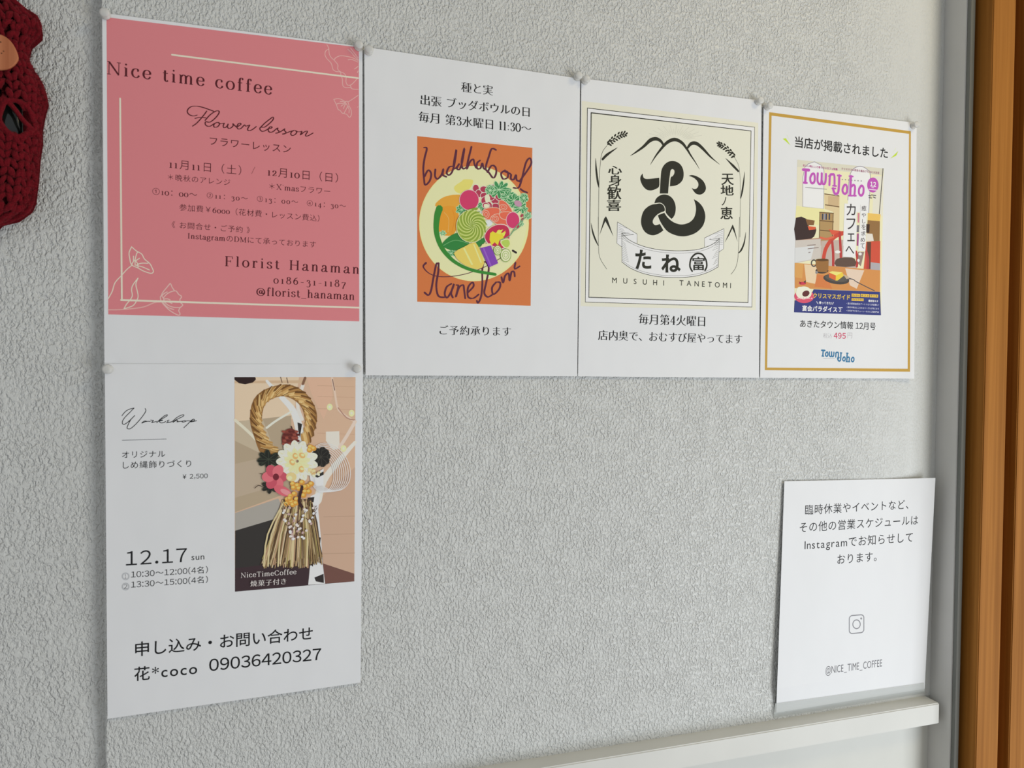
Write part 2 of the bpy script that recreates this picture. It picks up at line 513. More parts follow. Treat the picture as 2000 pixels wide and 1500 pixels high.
def lining(d):
    """lining numerals for the mincho lines, made from the roman strokes"""
    D = {'1': ['L.19,0 .19,.72', 'H.08,0 .3,0', 'H.08,.66 .19,.72'],
         '3': ['D.12,.58 .05', 'S.1,.6 .17,.7 .27,.72 .38,.64 .37,.5 .22,.4', 'S.22,.4 .38,.35 .43,.2 .36,.04 .22,-.01 .1,.04', 'D.12,.11 .05'],
         '0': ['E.26,.355 .2,.37'],
         '4': ['L.36,0 .36,.72', 'T.36,.72 .05,.22', 'H.05,.22 .5,.22', 'H.26,0 .46,0'],
         ':': ['D.12,.08 .05', 'D.12,.42 .05']}
    SER['\x00'] = (.5, D[d]); r = serif_tris('\x00', .125, .045); del SER['\x00']
    return r
MIN = {'1': (.40, lining('1')), '3': (.52, lining('3')), '0': (.53, lining('0')), '4': (.56, lining('4')), ':': (.26, lining(':'))}

# ---------------------------------------------------------------- sheets and what is printed on them
class Sheet:
    def __init__(s, root, corners, h, rot=0.0, curved=False, white=208):
        s.root, s.h, s.curved, s.white = root, h, curved, white
        s.c = [px(*p) for p in corners]                    # TL TR BR BL, mm
        s.rot = rot
    def uv(s, x, y):
        (x0, y0), (x1, _), _, (_, y3) = s.c
        return min(1, max(0, (x - x0) / (x1 - x0))), min(1, max(0, (y - y0) / (y3 - y0)))
    def at(s, x, y, off=0.0):
        """a point of the sheet's surface: seen where (x, y) of the wall plane is seen, standing off as the paper does"""
        k = 1 - (s.h(*s.uv(x, y)) + off) / -CAM[2]
        return w3(CAM[0] + (x - CAM[0]) * k, CAM[1] + (y - CAM[1]) * k, CAM[2] - CAM[2] * k)
    def paper(s, mat, nu=20, nv=28, name='paper_sheet'):
        c = s.c; V = []; Fc = []
        for off in (0.0, -0.12):
            for j in range(nv + 1):
                for i in range(nu + 1):
                    u, v = i / nu, j / nv
                    x = (1 - v) * ((1 - u) * c[0][0] + u * c[1][0]) + v * ((1 - u) * c[3][0] + u * c[2][0])
                    y = (1 - v) * ((1 - u) * c[0][1] + u * c[1][1]) + v * ((1 - u) * c[3][1] + u * c[2][1])
                    V.append(s.at(x, y, off))
        N = (nu + 1) * (nv + 1); id_ = lambda i, j, o: o * N + j * (nu + 1) + i
        for j in range(nv):
            for i in range(nu):
                Fc.append((id_(i, j, 0), id_(i, j + 1, 0), id_(i + 1, j + 1, 0), id_(i + 1, j, 0)))
                Fc.append((id_(i, j, 1), id_(i + 1, j, 1), id_(i + 1, j + 1, 1), id_(i, j + 1, 1)))
        for i in range(nu):
            Fc.append((id_(i, 0, 0), id_(i + 1, 0, 0), id_(i + 1, 0, 1), id_(i, 0, 1)))
            Fc.append((id_(i, nv, 0), id_(i, nv, 1), id_(i + 1, nv, 1), id_(i + 1, nv, 0)))
        for j in range(nv):
            Fc.append((id_(0, j, 0), id_(0, j, 1), id_(0, j + 1, 1), id_(0, j + 1, 0)))
            Fc.append((id_(nu, j, 0), id_(nu, j + 1, 0), id_(nu, j + 1, 1), id_(nu, j, 1)))
        return mesh_obj(name, V, Fc, mat, s.root, smooth=False)

def crop(x0, y0, sc):
    def k(s):
        pts = P2(s) if isinstance(s, str) else s
        return [(x0 + a / sc, y0 + b / sc) for a, b in pts]
    k.s = sc
    return k
ID = crop(0, 0, 1.0)

class Art:
    """one printed mesh on a sheet: shapes are added back to front"""
    def __init__(s, sheet, layer=0):
        s.sh = sheet; s.tris = []; s.off = 0.03 + 0.025 * layer; s.n = 0
    def add(s, tris, color):
        m = ink(color, s.sh.white)
        s.off += 0.0016
        for t in tris: s.tris.append((t, m, s.off))
    def poly(s, k, pts, color, sm=0):
        q = [px(*p) for p in k(pts)]
        if sm == 'c': q = smooth_c(q)
        elif sm: q = smooth(q, sm, True)
        s.add(fill([q]), color)
    def ell(s, k, cx, cy, rx, ry, color, rot=0, n=26):
        s.add(fill([[px(*p) for p in k(ell(cx, cy, rx, ry, n, rot))]], True), color)
    def mm(s, k, at, w):
        """a width of w crop pixels, in mm, near a crop position"""
        a = px(*k([at])[0]); b = px(*k([(at[0], at[1] + w)])[0])
        return abs(b[1] - a[1])
    def line(s, k, pts, color, w, sm=5, closed=False, taper=None, nib=None):
        raw = k(pts)
        q = [px(*p) for p in raw]
        ww = s.mm(crop(0, 0, 1), raw[len(raw) // 2], w / k.s)
        if sm: q = smooth(q, sm, closed)
        n = len(q)
        if taper:
            wl = []
            for i in range(n):
                t = i / (n - 1) * (len(taper) - 1); a = min(int(t), len(taper) - 2); t -= a
                wl.append(ww * (taper[a] * (1 - t) + taper[a + 1] * t))
            s.add(fill(ribbon(q, wl, closed)), color)
        elif nib:                         # pen whose vertical / diagonal strokes are heavier
            s.add(fill(ribbon(q, lambda dx, dy: ww * (nib + (1 - nib) * abs(dy * 0.8 + dx * 0.6 if dy * dx > 0 else dy)), closed)), color)
        else: s.add(fill(ribbon(q, ww, closed), n == 2), color)
    def ring(s, k, cx, cy, rx, ry, color, w, rot=0):
        s.line(k, ell(cx, cy, rx, ry, 30, rot), color, w, 0, True)
    def text(s, txt, style, L, R, color, h=None, base=None, skew=0.0, hs=1.0, cond=False):
        """a line of text whose ink starts at photo point L and ends at R (both on the baseline)"""
        a, b = px(*L), px(*R)
        width = math.hypot(b[0] - a[0], b[1] - a[1])
        g = [glyph(c, style) for c in txt]
        def lay(ls):
            pen = 0; T = []
            for tr, adv in g:
                T += [tuple((p[0] + pen, p[1]) for p in t) for t in tr]
                pen += adv + ls
            return T
        T = lay(0)
        xs = [p[0] for t in T for p in t]; ys = [p[1] for t in T for p in t]
        if h:
            mid = ((L[0] + R[0]) / 2, (L[1] + R[1]) / 2)
            hm = abs(px(*mid)[1] - px(mid[0], mid[1] - h)[1])
            sc = hm / (max(ys) - min(ys))
            if len(txt) > 1:
                ls = (width / sc - (max(xs) - min(xs))) / (len(txt) - 1)
                if cond: ls = 0.03
                elif ls < 0.045: ls = 0.045; sc = None
                T = lay(ls); xs = [p[0] for t in T for p in t]
        sx = width / (max(xs) - min(xs)); sy = (sc if h and sc else sx) * hs
        x0 = min(xs)
        if base is None:
            base = -0.07 if any(ord(c) > 0x2E00 for c in txt) else 0.0
        ang = s.sh.rot if len(txt) > 1 else s.sh.rot
        my = (a[1] + b[1]) / 2; mx = (a[0] + b[0]) / 2
        ca, sa = math.cos(ang), math.sin(ang)
        out = []
        for t in T:
            q = []
            for x, y in t:
                u = (x - x0) * sx - width / 2 + skew * (y - base) * sy; v = (y - base) * sy
                q.append((mx + u * ca + v * sa, my + u * sa - v * ca))
            out.append(tuple(q))
        s.add(out, color)
    def glyph_at(s, ch, style, k, x0, y0, x1, y1, color):
        """one character fitted to a crop rectangle"""
        tr = glyph(ch, style)[0]
        xs = [p[0] for t in tr for p in t]; ys = [p[1] for t in tr for p in t]
        ax, bx, ay, by = min(xs), max(xs), min(ys), max(ys)
        out = []
        for t in tr:
            out.append(tuple(px(*k([(x0 + (p[0] - ax) / (bx - ax) * (x1 - x0), y1 - (p[1] - ay) / (by - ay) * (y1 - y0))])[0]) for p in t))
        s.add(out, color)
    def build(s, name, parent=None):
        V, Fc, Mi, mats = [], [], [], []
        lim = 9.0 if s.sh.curved else 1e9
        for t, m, off in s.tris:
            if m not in mats: mats.append(m)
            mi = mats.index(m)
            st = [t]
            while st:
                a = st.pop()
                e = [math.hypot(a[i][0] - a[(i + 1) % 3][0], a[i][1] - a[(i + 1) % 3][1]) for i in range(3)]
                i = e.index(max(e))
                if e[i] > lim:
                    p, q, r = a[i], a[(i + 1) % 3], a[(i + 2) % 3]
                    mdl = ((p[0] + q[0]) / 2, (p[1] + q[1]) / 2)
                    st += [(p, mdl, r), (mdl, q, r)]
                    continue
                ar = (a[1][0] - a[0][0]) * (a[2][1] - a[0][1]) - (a[2][0] - a[0][0]) * (a[1][1] - a[0][1])
                if abs(ar) < 1e-7: continue
                if ar > 0: a = (a[0], a[2], a[1])
                n = len(V)
                V += [s.sh.at(p[0], p[1], off) for p in a]
                Fc.append((n, n + 1, n + 2)); Mi.append(mi)
        return mesh_obj(name, V, Fc, mats, parent or s.sh.root, Mi)

def paper_mat(name, base):
    m = principled(name, base, 0.6, 0.25)
    p = m.node_tree.nodes['Principled BSDF']
    tc = nd(m, 'ShaderNodeTexCoord')
    n = nd(m, 'ShaderNodeTexNoise'); n.inputs['Scale'].default_value = 14; n.inputs['Detail'].default_value = 2
    lk(m, tc.outputs['Object'], n.inputs['Vector'])
    b = nd(m, 'ShaderNodeBump'); b.inputs['Strength'].default_value = 0.6; b.inputs['Distance'].default_value = 0.004
    lk(m, n.outputs['Fac'], b.inputs['Height']); lk(m, b.outputs[0], p.inputs['Normal'])
    return m
PAPER = paper_mat('white_copy_paper', (0.83, 0.84, 0.855))

def sheet(name, label, corners, h, rot, curved=False, white=208, cat='poster'):
    c = [px(*p) for p in corners]
    root = empty(name, w3((c[0][0] + c[1][0]) / 2, (c[2][1] + c[3][1]) / 2, 0))
    tag(root, label, cat, 'paper notices pinned to the wall')
    S = Sheet(root, corners, h, rot, curved, white)
    S.paper(PAPER, 72 if curved else 20)
    return S
# ---------------------------------------------------------------- flower lesson notice (pink)
def flower_notice():
    S = sheet('notice', 'white sheet printed with a pink flower lesson panel, above the workshop flyer',
              [(199.5, 25), (708, 91), (708.5, 722), (204, 716)], lambda u, v: 1.2 + .5 * u + .5 * v, 0.0154, white=200)
    k = crop(180, 0, 3.571); kb = crop(180, 300, 3.571)
    A = Art(S)
    A.poly(ID, '208,33.6 701,92.4 701.7,627.6 211.4,614', '#c4767b')
    A.build('pink_panel')
    cream = '#dcc6b4'; rose = '#dea49f'
    A = Art(S, 1)
    kt = crop(620, 70, 8.333); kl = crop(210, 560, 11.765)
    for pts in ('155,145 185,210 140,240 122,300 150,365 225,450 250,540 300,580 370,590 385,650 405,700 410,790 430,830 480,845 530,840 560,860 600,870 662,870',
                '185,210 195,300 230,360 270,395 330,470 330,540 375,585 430,610 465,660 465,750 490,800 540,800 580,770 650,695',
                '270,395 300,355 370,325 450,330 550,350 610,375 662,400', '500,390 550,383 600,400 655,425',
                '495,220 555,275 600,330 662,385', '540,200 600,280 662,360',
                '600,540 640,515 660,495', '650,600 662,570', '530,805 550,840'):
        A.line(kt, pts, rose, 11)
    for pts in ('265,1035 330,1022 390,1035 450,1070 485,1065 500,1090 515,1140 545,1200 553,1270 540,1310 515,1325 480,1280 430,1265 400,1255 370,1215 335,1195 310,1125 265,1035',
                '305,1115 350,1098 410,1100 450,1090', '370,1068 420,1072 450,1090', '385,1145 420,1120 455,1105', '425,1185 440,1140 460,1115',
                '430,1262 460,1210 485,1160', '490,1150 515,1200 512,1255', '455,1080 490,1140 515,1150', '500,1075 580,1025 662,968', '650,1160 660,1155'):
        A.line(kt, pts, rose, 11, 4)
    for pts in ('205,850 160,900 140,960 112,1012', '275,650 258,690 262,730 275,775 320,798 360,820 410,835 427,822 415,790 400,765 365,735 345,700 310,680 275,650',
                '300,780 300,740 310,700 318,685', '308,778 340,765 390,765', '310,782 350,790 400,812', '275,775 292,745 302,748 318,770 320,798',
                '288,745 288,715', '300,750 330,730', '275,780 240,810 205,850'):
        A.line(kb, pts, cream, 6, 5)
    A.line(kb, '320,868 285,915 275,950 280,990 265,1020 240,1050 222,1082', cream, 6)
    A.line(kb, '320,868 305,910 315,960 320,990 315,1015 285,1060 222,1082', cream, 6)
    A.line(kl, '20,530 200,530 400,520 600,500 780,475 900,440 1000,395 1100,360 1230,350', '#d4a09a', 24)
    for pts in ('1240,200 1270,130 1380,-5 1425,-60 1440,-75 1465,-40 1480,5 1540,90 1580,100 1640,180 1690,210 1695,250 1665,290 1675,360 1730,420 1670,480 1635,550 1660,600 1660,645 1600,645 1430,545 1300,420 1235,330 1215,245 1240,200',
                '1250,205 1310,150 1370,120', '1290,250 1360,170 1460,115 1540,95', '1300,280 1380,280 1440,305', '1290,330 1400,350 1480,385',
                '1300,345 1400,430 1530,475 1670,480', '1280,370 1380,470 1520,525', '1250,215 1290,280 1300,340'):
        A.line(kl, pts, '#dcaba4', 22, 4)
    A.line(k, '557,382 1855,545', cream, 11.5, 0)
    A.line(ID, '234.6,192.4 238,586', cream, 3.2, 0)
    A.line(ID, '236.6,586 701.4,601', cream, 3.4, 0)
    A.build('line_drawing')
    A = Art(S, 2); dk = '#4d1a20'
    A.text('Nice time coffee', 'serif', (209.4, 148), (531.4, 181), dk, h=27)
    A.text('フラワーレッスン', 'gothic', (409.6, 286), (567.8, 297), dk, h=17)
    A.text('11月11日（土）', 'serif', (331, 331.5), (471, 339), dk, h=19)
    A.line(k, '1135,1165 1112,1212', '#8a4a4e', 3, 0)
    A.text('12月10日（日）', 'serif', (523, 344), (660, 356.5), dk, h=19)
    A.text('＊晩秋のアレンジ', 'serif', (327.9, 354), (449.4, 360.5), dk, h=13.5)
    A.text('＊X`masフラワー', 'serif', (525.8, 371.5), (644.8, 379), dk, h=13.5)
    for t, L, R in (('①10：00～', (297.6, 381.5), (385, 384)), ('②11：30～', (404, 388), (483.8, 391)), ('③13：00～', (502, 394.5), (582, 398)), ('④14：30～', (599.5, 402), (675.6, 407))):
        A.text(t, 'serif', L, R, dk, h=13.5, base=0.0)
    A.text('参加費￥6000（花材費・レッスン費込）', 'serif', (350.2, 413.5), (623.8, 430.5), dk, h=16)
    A.text('《 お問合せ・ご予約 》', 'serif', (335.4, 446.5), (488, 454), dk, h=16)
    A.text('InstagramのDMにて承っております', 'serif', (367, 467.5), (616.8, 483), dk, h=15)
    A.text('Florist Hanaman', 'serif', (439.8, 521), (700.8, 532.8), dk, h=20.5)
    A.text('0186-31-1187', 'serif', (534, 554.5), (675.6, 559.5), dk, h=18)
    A.text('@florist_hanaman', 'serif', (500.6, 577.5), (691.8, 584.5), dk, h=18.5)
    kf = crop(340, 190, 6.667)
    for pts in ('300,232 260,243 215,235 182,210 172,180 190,145 230,120 290,116 350,125 430,150 515,182',
                '425,180 385,235 330,300 285,345 240,375', '272,275 340,262 412,268',
                '405,300 470,228 540,182 578,178 587,200 545,262 470,322 415,318 405,345 425,372 470,376 520,345 560,328 585,332 592,352 565,384 530,390 515,372 530,342 565,328 600,342 648,338 655,335 640,370 650,396 682,385 706,346 695,380 710,404 745,396 771,366 764,344 785,362 815,386 855,364 872,348 855,337 830,354 818,390 840,413 875,402 908,368 920,360 935,376 985,362 965,395 958,425 985,433 1020,420 1070,382',
                '1118,402 1180,338 1250,282 1287,258 1292,285 1252,332 1180,388 1128,390 1118,418 1150,444 1195,430 1230,408 1265,402 1276,388 1252,384 1230,410 1228,440 1255,456 1290,446 1328,414 1352,400 1345,420 1366,442 1350,464 1318,468 1370,456 1420,426 1442,411 1435,430 1457,454 1440,476 1408,480 1460,466 1510,446 1570,430 1535,445 1520,475 1535,496 1572,488 1597,455 1580,432 1600,446 1640,449 1665,445 1645,490 1690,455 1725,440 1736,450 1712,490 1722,506 1756,496 1810,465'):
        A.line(kf, pts, dk, 15, 5, nib=.5)
    A.build('printed_lettering')

# ---------------------------------------------------------------- workshop flyer (lower left)
def workshop_flyer():
    S = sheet('notice', 'white workshop flyer with a photo of a straw wreath, below the pink notice',
              [(204.5, 710.5), (709, 711), (704.5, 1333), (210, 1404)], lambda u, v: 2.4 + .3 * v, 0.0048, white=204)
    k = crop(190, 700, 3.0); A = Art(S, 1); dk = '#1d1e20'
    kw = crop(225, 780, 11.11)
    for pts in ('148,355 180,310 240,250 320,210 410,188', '410,188 330,270 230,370 170,450 155,510 180,545 240,520 330,445 425,350',
                '425,350 340,440 285,540 258,620 290,642 340,630 440,545 560,410 640,300 665,240 650,200',
                '690,480 640,470 590,500 580,515 640,490 700,478 760,480', '770,450 800,455 830,460 790,500 850,490 900,480',
                '900,508 980,430 1080,350 1130,335 1120,360 1040,410 960,450 905,505', '930,480 1000,450 1030,455 960,478 990,508 1040,505 1100,480',
                '1170,450 1130,465 1150,490 1110,508 1180,495 1240,478 1330,400 1430,345 1490,335 1470,370 1390,410 1300,455 1250,500 1330,455 1360,465 1340,490 1400,480 1460,475',
                '1520,460 1470,470 1450,490 1500,490 1560,465 1650,470', '1690,440 1620,490 1550,560 1490,615', '1650,455 1700,430 1720,445 1700,470 1640,480 1640,490 1700,480 1765,462'):
        A.line(kw, pts, dk, 15, 4)
    A.line(k, '147,480 405,472', '#77797c', 3.5, 0)
    A.text('オリジナル', 'gothic', (238.3, 894.5), (322.7, 893.5), dk, h=14)
    A.text('しめ縄飾りづくり', 'gothic', (240, 915.5), (373.3, 912), dk, h=15)
    A.text('¥2,500', 'gothic', (356.7, 935), (405.7, 934), dk, h=11.5, base=0)
    A.text('12.17', 'gothic', (246, 1105), (365, 1097), dk, h=27.5, base=0)
    A.text('sun', 'gothic', (374, 1094), (399, 1092.5), dk, h=9.5)
    for t, L, R in (('10:30～12:00(4名)', (256, 1128.5), (406, 1119.5)), ('13:30～15:00(4名)', (256, 1148.5), (406, 1138.5))):
        A.text(t, 'gothic', L, R, dk, h=15.5)
    for y, ch in ((1277, '1'), (1337, '2')):
        A.ring(k, 166, y, 19, 19, '#a9abae', 7)
        A.glyph_at(ch, 'light', k, 160 if ch == '1' else 156, y - 12, 170 if ch == '1' else 176, y + 12, dk)
    A.text('申し込み・お問い合わせ', 'medium', (264, 1285), (610.8, 1246.5), '#131416')
    A.text('花*coco', 'medium', (262, 1332), (385, 1316), '#131416', h=29)
    A.text('09036420327', 'medium', (408.6, 1312.5), (627.3, 1286.5), '#131416', h=25.5, base=0)
    A.build('printed_lettering')
    # the photo of the wreath
    k = crop(440, 720, 3.333); A = Art(S, 1); R = random.Random(5)
    B = '60,55 848,55 840,1385 63,1452'
    A.poly(k, B, '#c6a68c')
    A.poly(k, '60,55 480,55 440,330 64,345', '#d3bda2')
    A.poly(k, '60,80 530,75 530,95 60,95', '#c4a888')
    A.poly(k, '64,345 430,305 430,330 430,800 335,835 64,935', '#a8977f')
    A.poly(k, '64,350 240,318 330,560 330,600 64,470', '#b7a890')
    A.poly(k, '64,620 330,560 340,760 64,840', '#b09f8a')
    A.poly(k, '64,940 345,845 400,960 64,1055', '#9f9a92')
    A.poly(k, '64,1055 400,955 640,960 635,1270 840,1335 840,1385 63,1452', '#34312f')
    A.poly(k, '64,1300 640,1230 840,1335 840,1385 63,1452', '#3b2c30')
    A.poly(k, '600,860 845,640 840,1335 636,1268', '#bb9c86')
    for y in (960, 1075, 1200):
        A.line(k, [(640, y + 5), (842, y)], '#ac8d78', 4, 0)
    A.poly(k, '636,1268 840,1335 840,1385 648,1400', '#6b4a42')
    A.poly(k, '530,60 690,60 700,180 640,330 560,160', '#cda88f')
    for y in (110, 180, 260, 420):
        A.line(k, [(600, y), (840, y + 8)], '#bb977e', 3, 0)
    # white birch, twigs and lights
    A.poly(k, '655,410 742,407 745,520 700,530 655,470', '#d9cdc2')
    A.line(k, '270,80 370,190 440,270 480,380 500,480', '#dbd6d0', 40, 4, taper=[.4, .8, 1, 1.3, 1.5])
    A.line(k, '505,110 470,230 500,330', '#d5cec6', 22, 4)
    A.line(k, '64,335 180,440 300,580', '#d9cdb8', 18, 4)
    A.line(k, '430,280 330,340 270,385', '#d9d2c5', 14, 4)
    A.line(k, '695,60 712,150 730,250 760,290 835,340', '#d9bba8', 13, 4)
    A.line(k, '698,70 712,140', '#6d4a42', 5, 2); A.line(k, '735,255 790,320 845,335', '#a77f70', 7, 3)
    A.line(k, '845,345 790,440 745,510', '#d3c0b2', 22, 3); A.line(k, '845,480 740,600 640,730 600,860', '#dccfc6', 44, 4, taper=[.5, .8, 1, 1.2])
    A.poly(k, '555,830 620,800 605,920 625,1120 632,1250 650,1400 540,1408 560,1200 540,960', '#dcd8d6')
    for q in ('535,840 580,835 575,870 540,875', '545,900 585,905 580,925', '590,1090 622,1100 615,1160 598,1130', '580,1360 640,1335 642,1395 590,1385', '545,1265 575,1255 570,1290', '470,350 500,360 485,450 475,400'):
        A.poly(k, q, '#2f2a29')
    for c in ((822, 290), (770, 520), (680, 250)):
        A.ell(k, c[0], c[1], 19, 22, '#efe2a0'); A.ell(k, c[0], c[1], 8, 9, '#f7f0c0')
    A.poly(k, '60,55 195,55 200,70 180,90 130,102 90,95 60,72', '#2c1d1c')
    A.line(k, '360,55 370,90', '#6d5546', 5, 0); A.line(k, '400,60 408,95', '#6d5546', 5, 0); A.line(k, '520,60 505,100', '#7a5a45', 16, 0)
    # twisted straw ring: two strands laid as overlapping slanted leaves
    A.poly(k, ell(375, 310, 222, 210, 40)[0:0] or '240,560 190,450 160,330 185,200 270,130 400,102 500,140 570,220 598,310 580,400 540,480 510,460 520,360 500,260 440,200 360,180 270,220 240,300 245,400 300,500 335,545', '#8a6337', 3)
    path = smooth([(318, 545), (255, 480), (218, 400), (200, 310), (222, 225), (285, 165), (380, 140), (470, 165), (530, 225), (556, 310), (550, 390), (520, 465)], 8)
    for i in range(2, len(path) - 2, 4):
        a, b = path[i - 2], path[i + 2]
        an = math.atan2(b[1] - a[1], b[0] - a[0])
        sl = an - 0.62
        for j, col in enumerate(('#6d4a26', '#a67c46', '#c09a60', '#d0ae74', '#b08850')):
            o = (j - 2) * 12
            cx, cy = path[i][0] - math.sin(sl) * o, path[i][1] + math.cos(sl) * o
            A.ell(k, cx, cy, 47 - abs(j - 2) * 5, 8, col, math.degrees(sl), 12)
        for j in range(3):
            o = R.uniform(-24, 24)
            cx, cy = path[i][0] - math.sin(sl) * o, path[i][1] + math.cos(sl) * o
            A.line(k, [(cx - 36 * math.cos(sl), cy - 36 * math.sin(sl)), (cx + 36 * math.cos(sl), cy + 36 * math.sin(sl))], R.choice(['#5d3f20', '#d8ba84', '#7d5a30']), 3, 0)
    # straw tassel
    A.poly(k, '370,850 560,850 600,1000 630,1240 540,1290 420,1290 235,1270 290,1080', '#4a3a2c')
    for i in range(230):
        t = R.random(); x0 = 368 + 195 * t + R.uniform(-8, 8); x1 = 236 + 392 * t + R.uniform(-12, 12)
        y1 = 1275 + R.uniform(-50, 25) - (25 if t > .8 else 0)
        A.line(k, [(x0, R.uniform(850, 960)), ((x0 * .45 + x1 * .55), 1080), (x1, y1)], R.choice(['#9a7f58', '#b89f78', '#6d5538', '#c2ae88', '#574029', '#8a7650', '#b08c70', '#463427', '#a09258', '#d0bf9c']), R.uniform(4, 8), 2)
    for t in (0.03, 0.1, 0.27, 0.5, 0.75):
        x1 = 240 + 385 * t
        A.line(k, [(376 + 180 * t, 870), (x1 + 25 * (1 - t), 1080), (x1, 1285)], '#c8b88e', 10, 3)
    # mizuhiki loops
    for i in range(9):
        A.ring(k, 665 - i * 7 + 20, 640 + i * 6, 118 - i * 5, 165 - i * 6, '#e3dedb', 4, -28 + i * 3)
    A.poly(k, '580,690 640,650 640,760 590,765', '#e3ddd8')
    # cone, leaves
    A.ell(k, 420, 455, 52, 66, '#6e332c', 10)
    for j in range(6):
        for i in range(5):
            A.ell(k, 380 + i * 21 + (j % 2) * 8, 410 + j * 20, 13, 8, R.choice(['#8d483b', '#5a2622', '#7d3d33']), 8, 10)
    A.line(k, '430,375 436,392', '#3b2320', 6, 0)
    frilly(A, k, 282, 590, 78, 56, '#22241f', '#3a4034', R, 8)
    frilly(A, k, 622, 575, 66, 72, '#23211f', '#3a3833', R, 9)
    frilly(A, k, 290, 768, 58, 42, '#25241f', '#3a3a32', R, 7)
    A.line(k, '192,778 215,760 240,768', '#3a2c26', 4, 2); A.line(k, '225,685 255,690 275,720', '#3a2c26', 4, 2)
    A.poly(k, '580,700 640,670 640,690 600,710', '#2b2a26')
    # dahlia
    for r, n, col in ((128, 13, '#efe6c4'), (104, 12, '#f3ecc9'), (80, 11, '#efe2a6'), (56, 9, '#f0e1a0')):
        for i in range(n):
            a = 2 * math.pi * i / n + r * .013
            cx, cy = 468 + (r * .62) * math.cos(a), 602 + (r * .62) * math.sin(a)
            A.ell(k, cx, cy, r * .46, r * .24, col, math.degrees(a), 14)
            A.line(k, [(468 + r * .3 * math.cos(a), 602 + r * .3 * math.sin(a)), (468 + r * .95 * math.cos(a), 602 + r * .95 * math.sin(a))], '#dccb92', 3, 0)
    for c in ((435, 610), (500, 565), (495, 655), (455, 570)):
        A.ell(k, c[0], c[1], 22, 17, '#d9a86a', R.uniform(0, 90), 12); A.ell(k, c[0] + 4, c[1] - 3, 12, 9, '#f1dc9a', 20, 12)
    # pink blossom
    for a in range(0, 360, 60):
        A.ell(k, 322 + 42 * math.cos(math.radians(a)), 705 + 44 * math.sin(math.radians(a)), 42, 34, '#cf6a74' if a % 120 else '#b9505f', a, 16)
    A.ell(k, 330, 705, 20, 22, '#6c2530'); A.ell(k, 372, 795, 60, 30, '#c9606c', 25, 18); A.ell(k, 395, 805, 40, 16, '#d98a8e', 25, 16)
    A.ell(k, 430, 705, 34, 30, '#e2bf86'); A.ell(k, 420, 712, 16, 14, '#f0d9a6')
    for i in range(14):
        A.ell(k, R.uniform(540, 610), R.uniform(655, 705), 13, 8, R.choice(['#e9ddb6', '#c9a873', '#dcc796']), R.uniform(0, 180), 10)
    # berries
    for c in [(440, 750), (470, 760), (445, 775), (500, 740), (540, 765), (560, 750), (520, 800), (545, 800), (510, 825), (425, 830), (450, 815), (465, 850), (430, 865), (405, 850), (440, 885), (460, 875), (400, 880), (480, 780), (555, 510), (575, 520), (550, 530), (520, 770), (420, 845)]:
        A.ell(k, c[0], c[1], 19, 17, '#c98f3e', 0, 14); A.ell(k, c[0] - 4, c[1] - 4, 11, 9, '#e6b765', 0, 10)
    A.line(k, '500,770 480,860 500,900', '#3a2424', 18, 3)
    # berried twigs
    for i in range(46):
        x, y = R.uniform(360, 590), R.uniform(900, 1120) ; x = 480 + (x - 480) * (1 - (y - 900) / 420)
        A.line(k, [(x, y), (x + R.uniform(-28, 28), y - R.uniform(10, 40))], '#563a38', 4, 0)
        A.ell(k, x, y, 8, 10, R.choice(['#d6c9c4', '#b79c98', '#e3dad6']), R.uniform(0, 90), 8)
    A.text('NiceTimeCoffee', 'serif', (470.5, 1128), (579, 1121.5), '#c9c3c0', h=14)
    A.text('焼菓子付き', 'mincho', (489, 1145.5), (559, 1141.5), '#c9c3c0', h=14)
    A.build('printed_photo')
# ---------------------------------------------------------------- buddha bowl notice
def frilly(A, k, cx, cy, rx, ry, col, edge, R, n=9):
    for i in range(n):
        a = 2 * math.pi * i / n + R.uniform(-.2, .2)
        x, y = cx + rx * .55 * math.cos(a), cy + ry * .55 * math.sin(a)
        A.ell(k, x, y, rx * .44, ry * .36, edge, math.degrees(a), 10)
        A.ell(k, x, y, rx * .44 - 4, ry * .36 - 4, col, math.degrees(a), 10)
    A.ell(k, cx, cy, rx * .6, ry * .6, col, 0, 12)
    for i in range(n):
        a = 2 * math.pi * i / n
        A.line(k, [(cx, cy), (cx + rx * .85 * math.cos(a), cy + ry * .85 * math.sin(a))], edge, 3.5, 0)

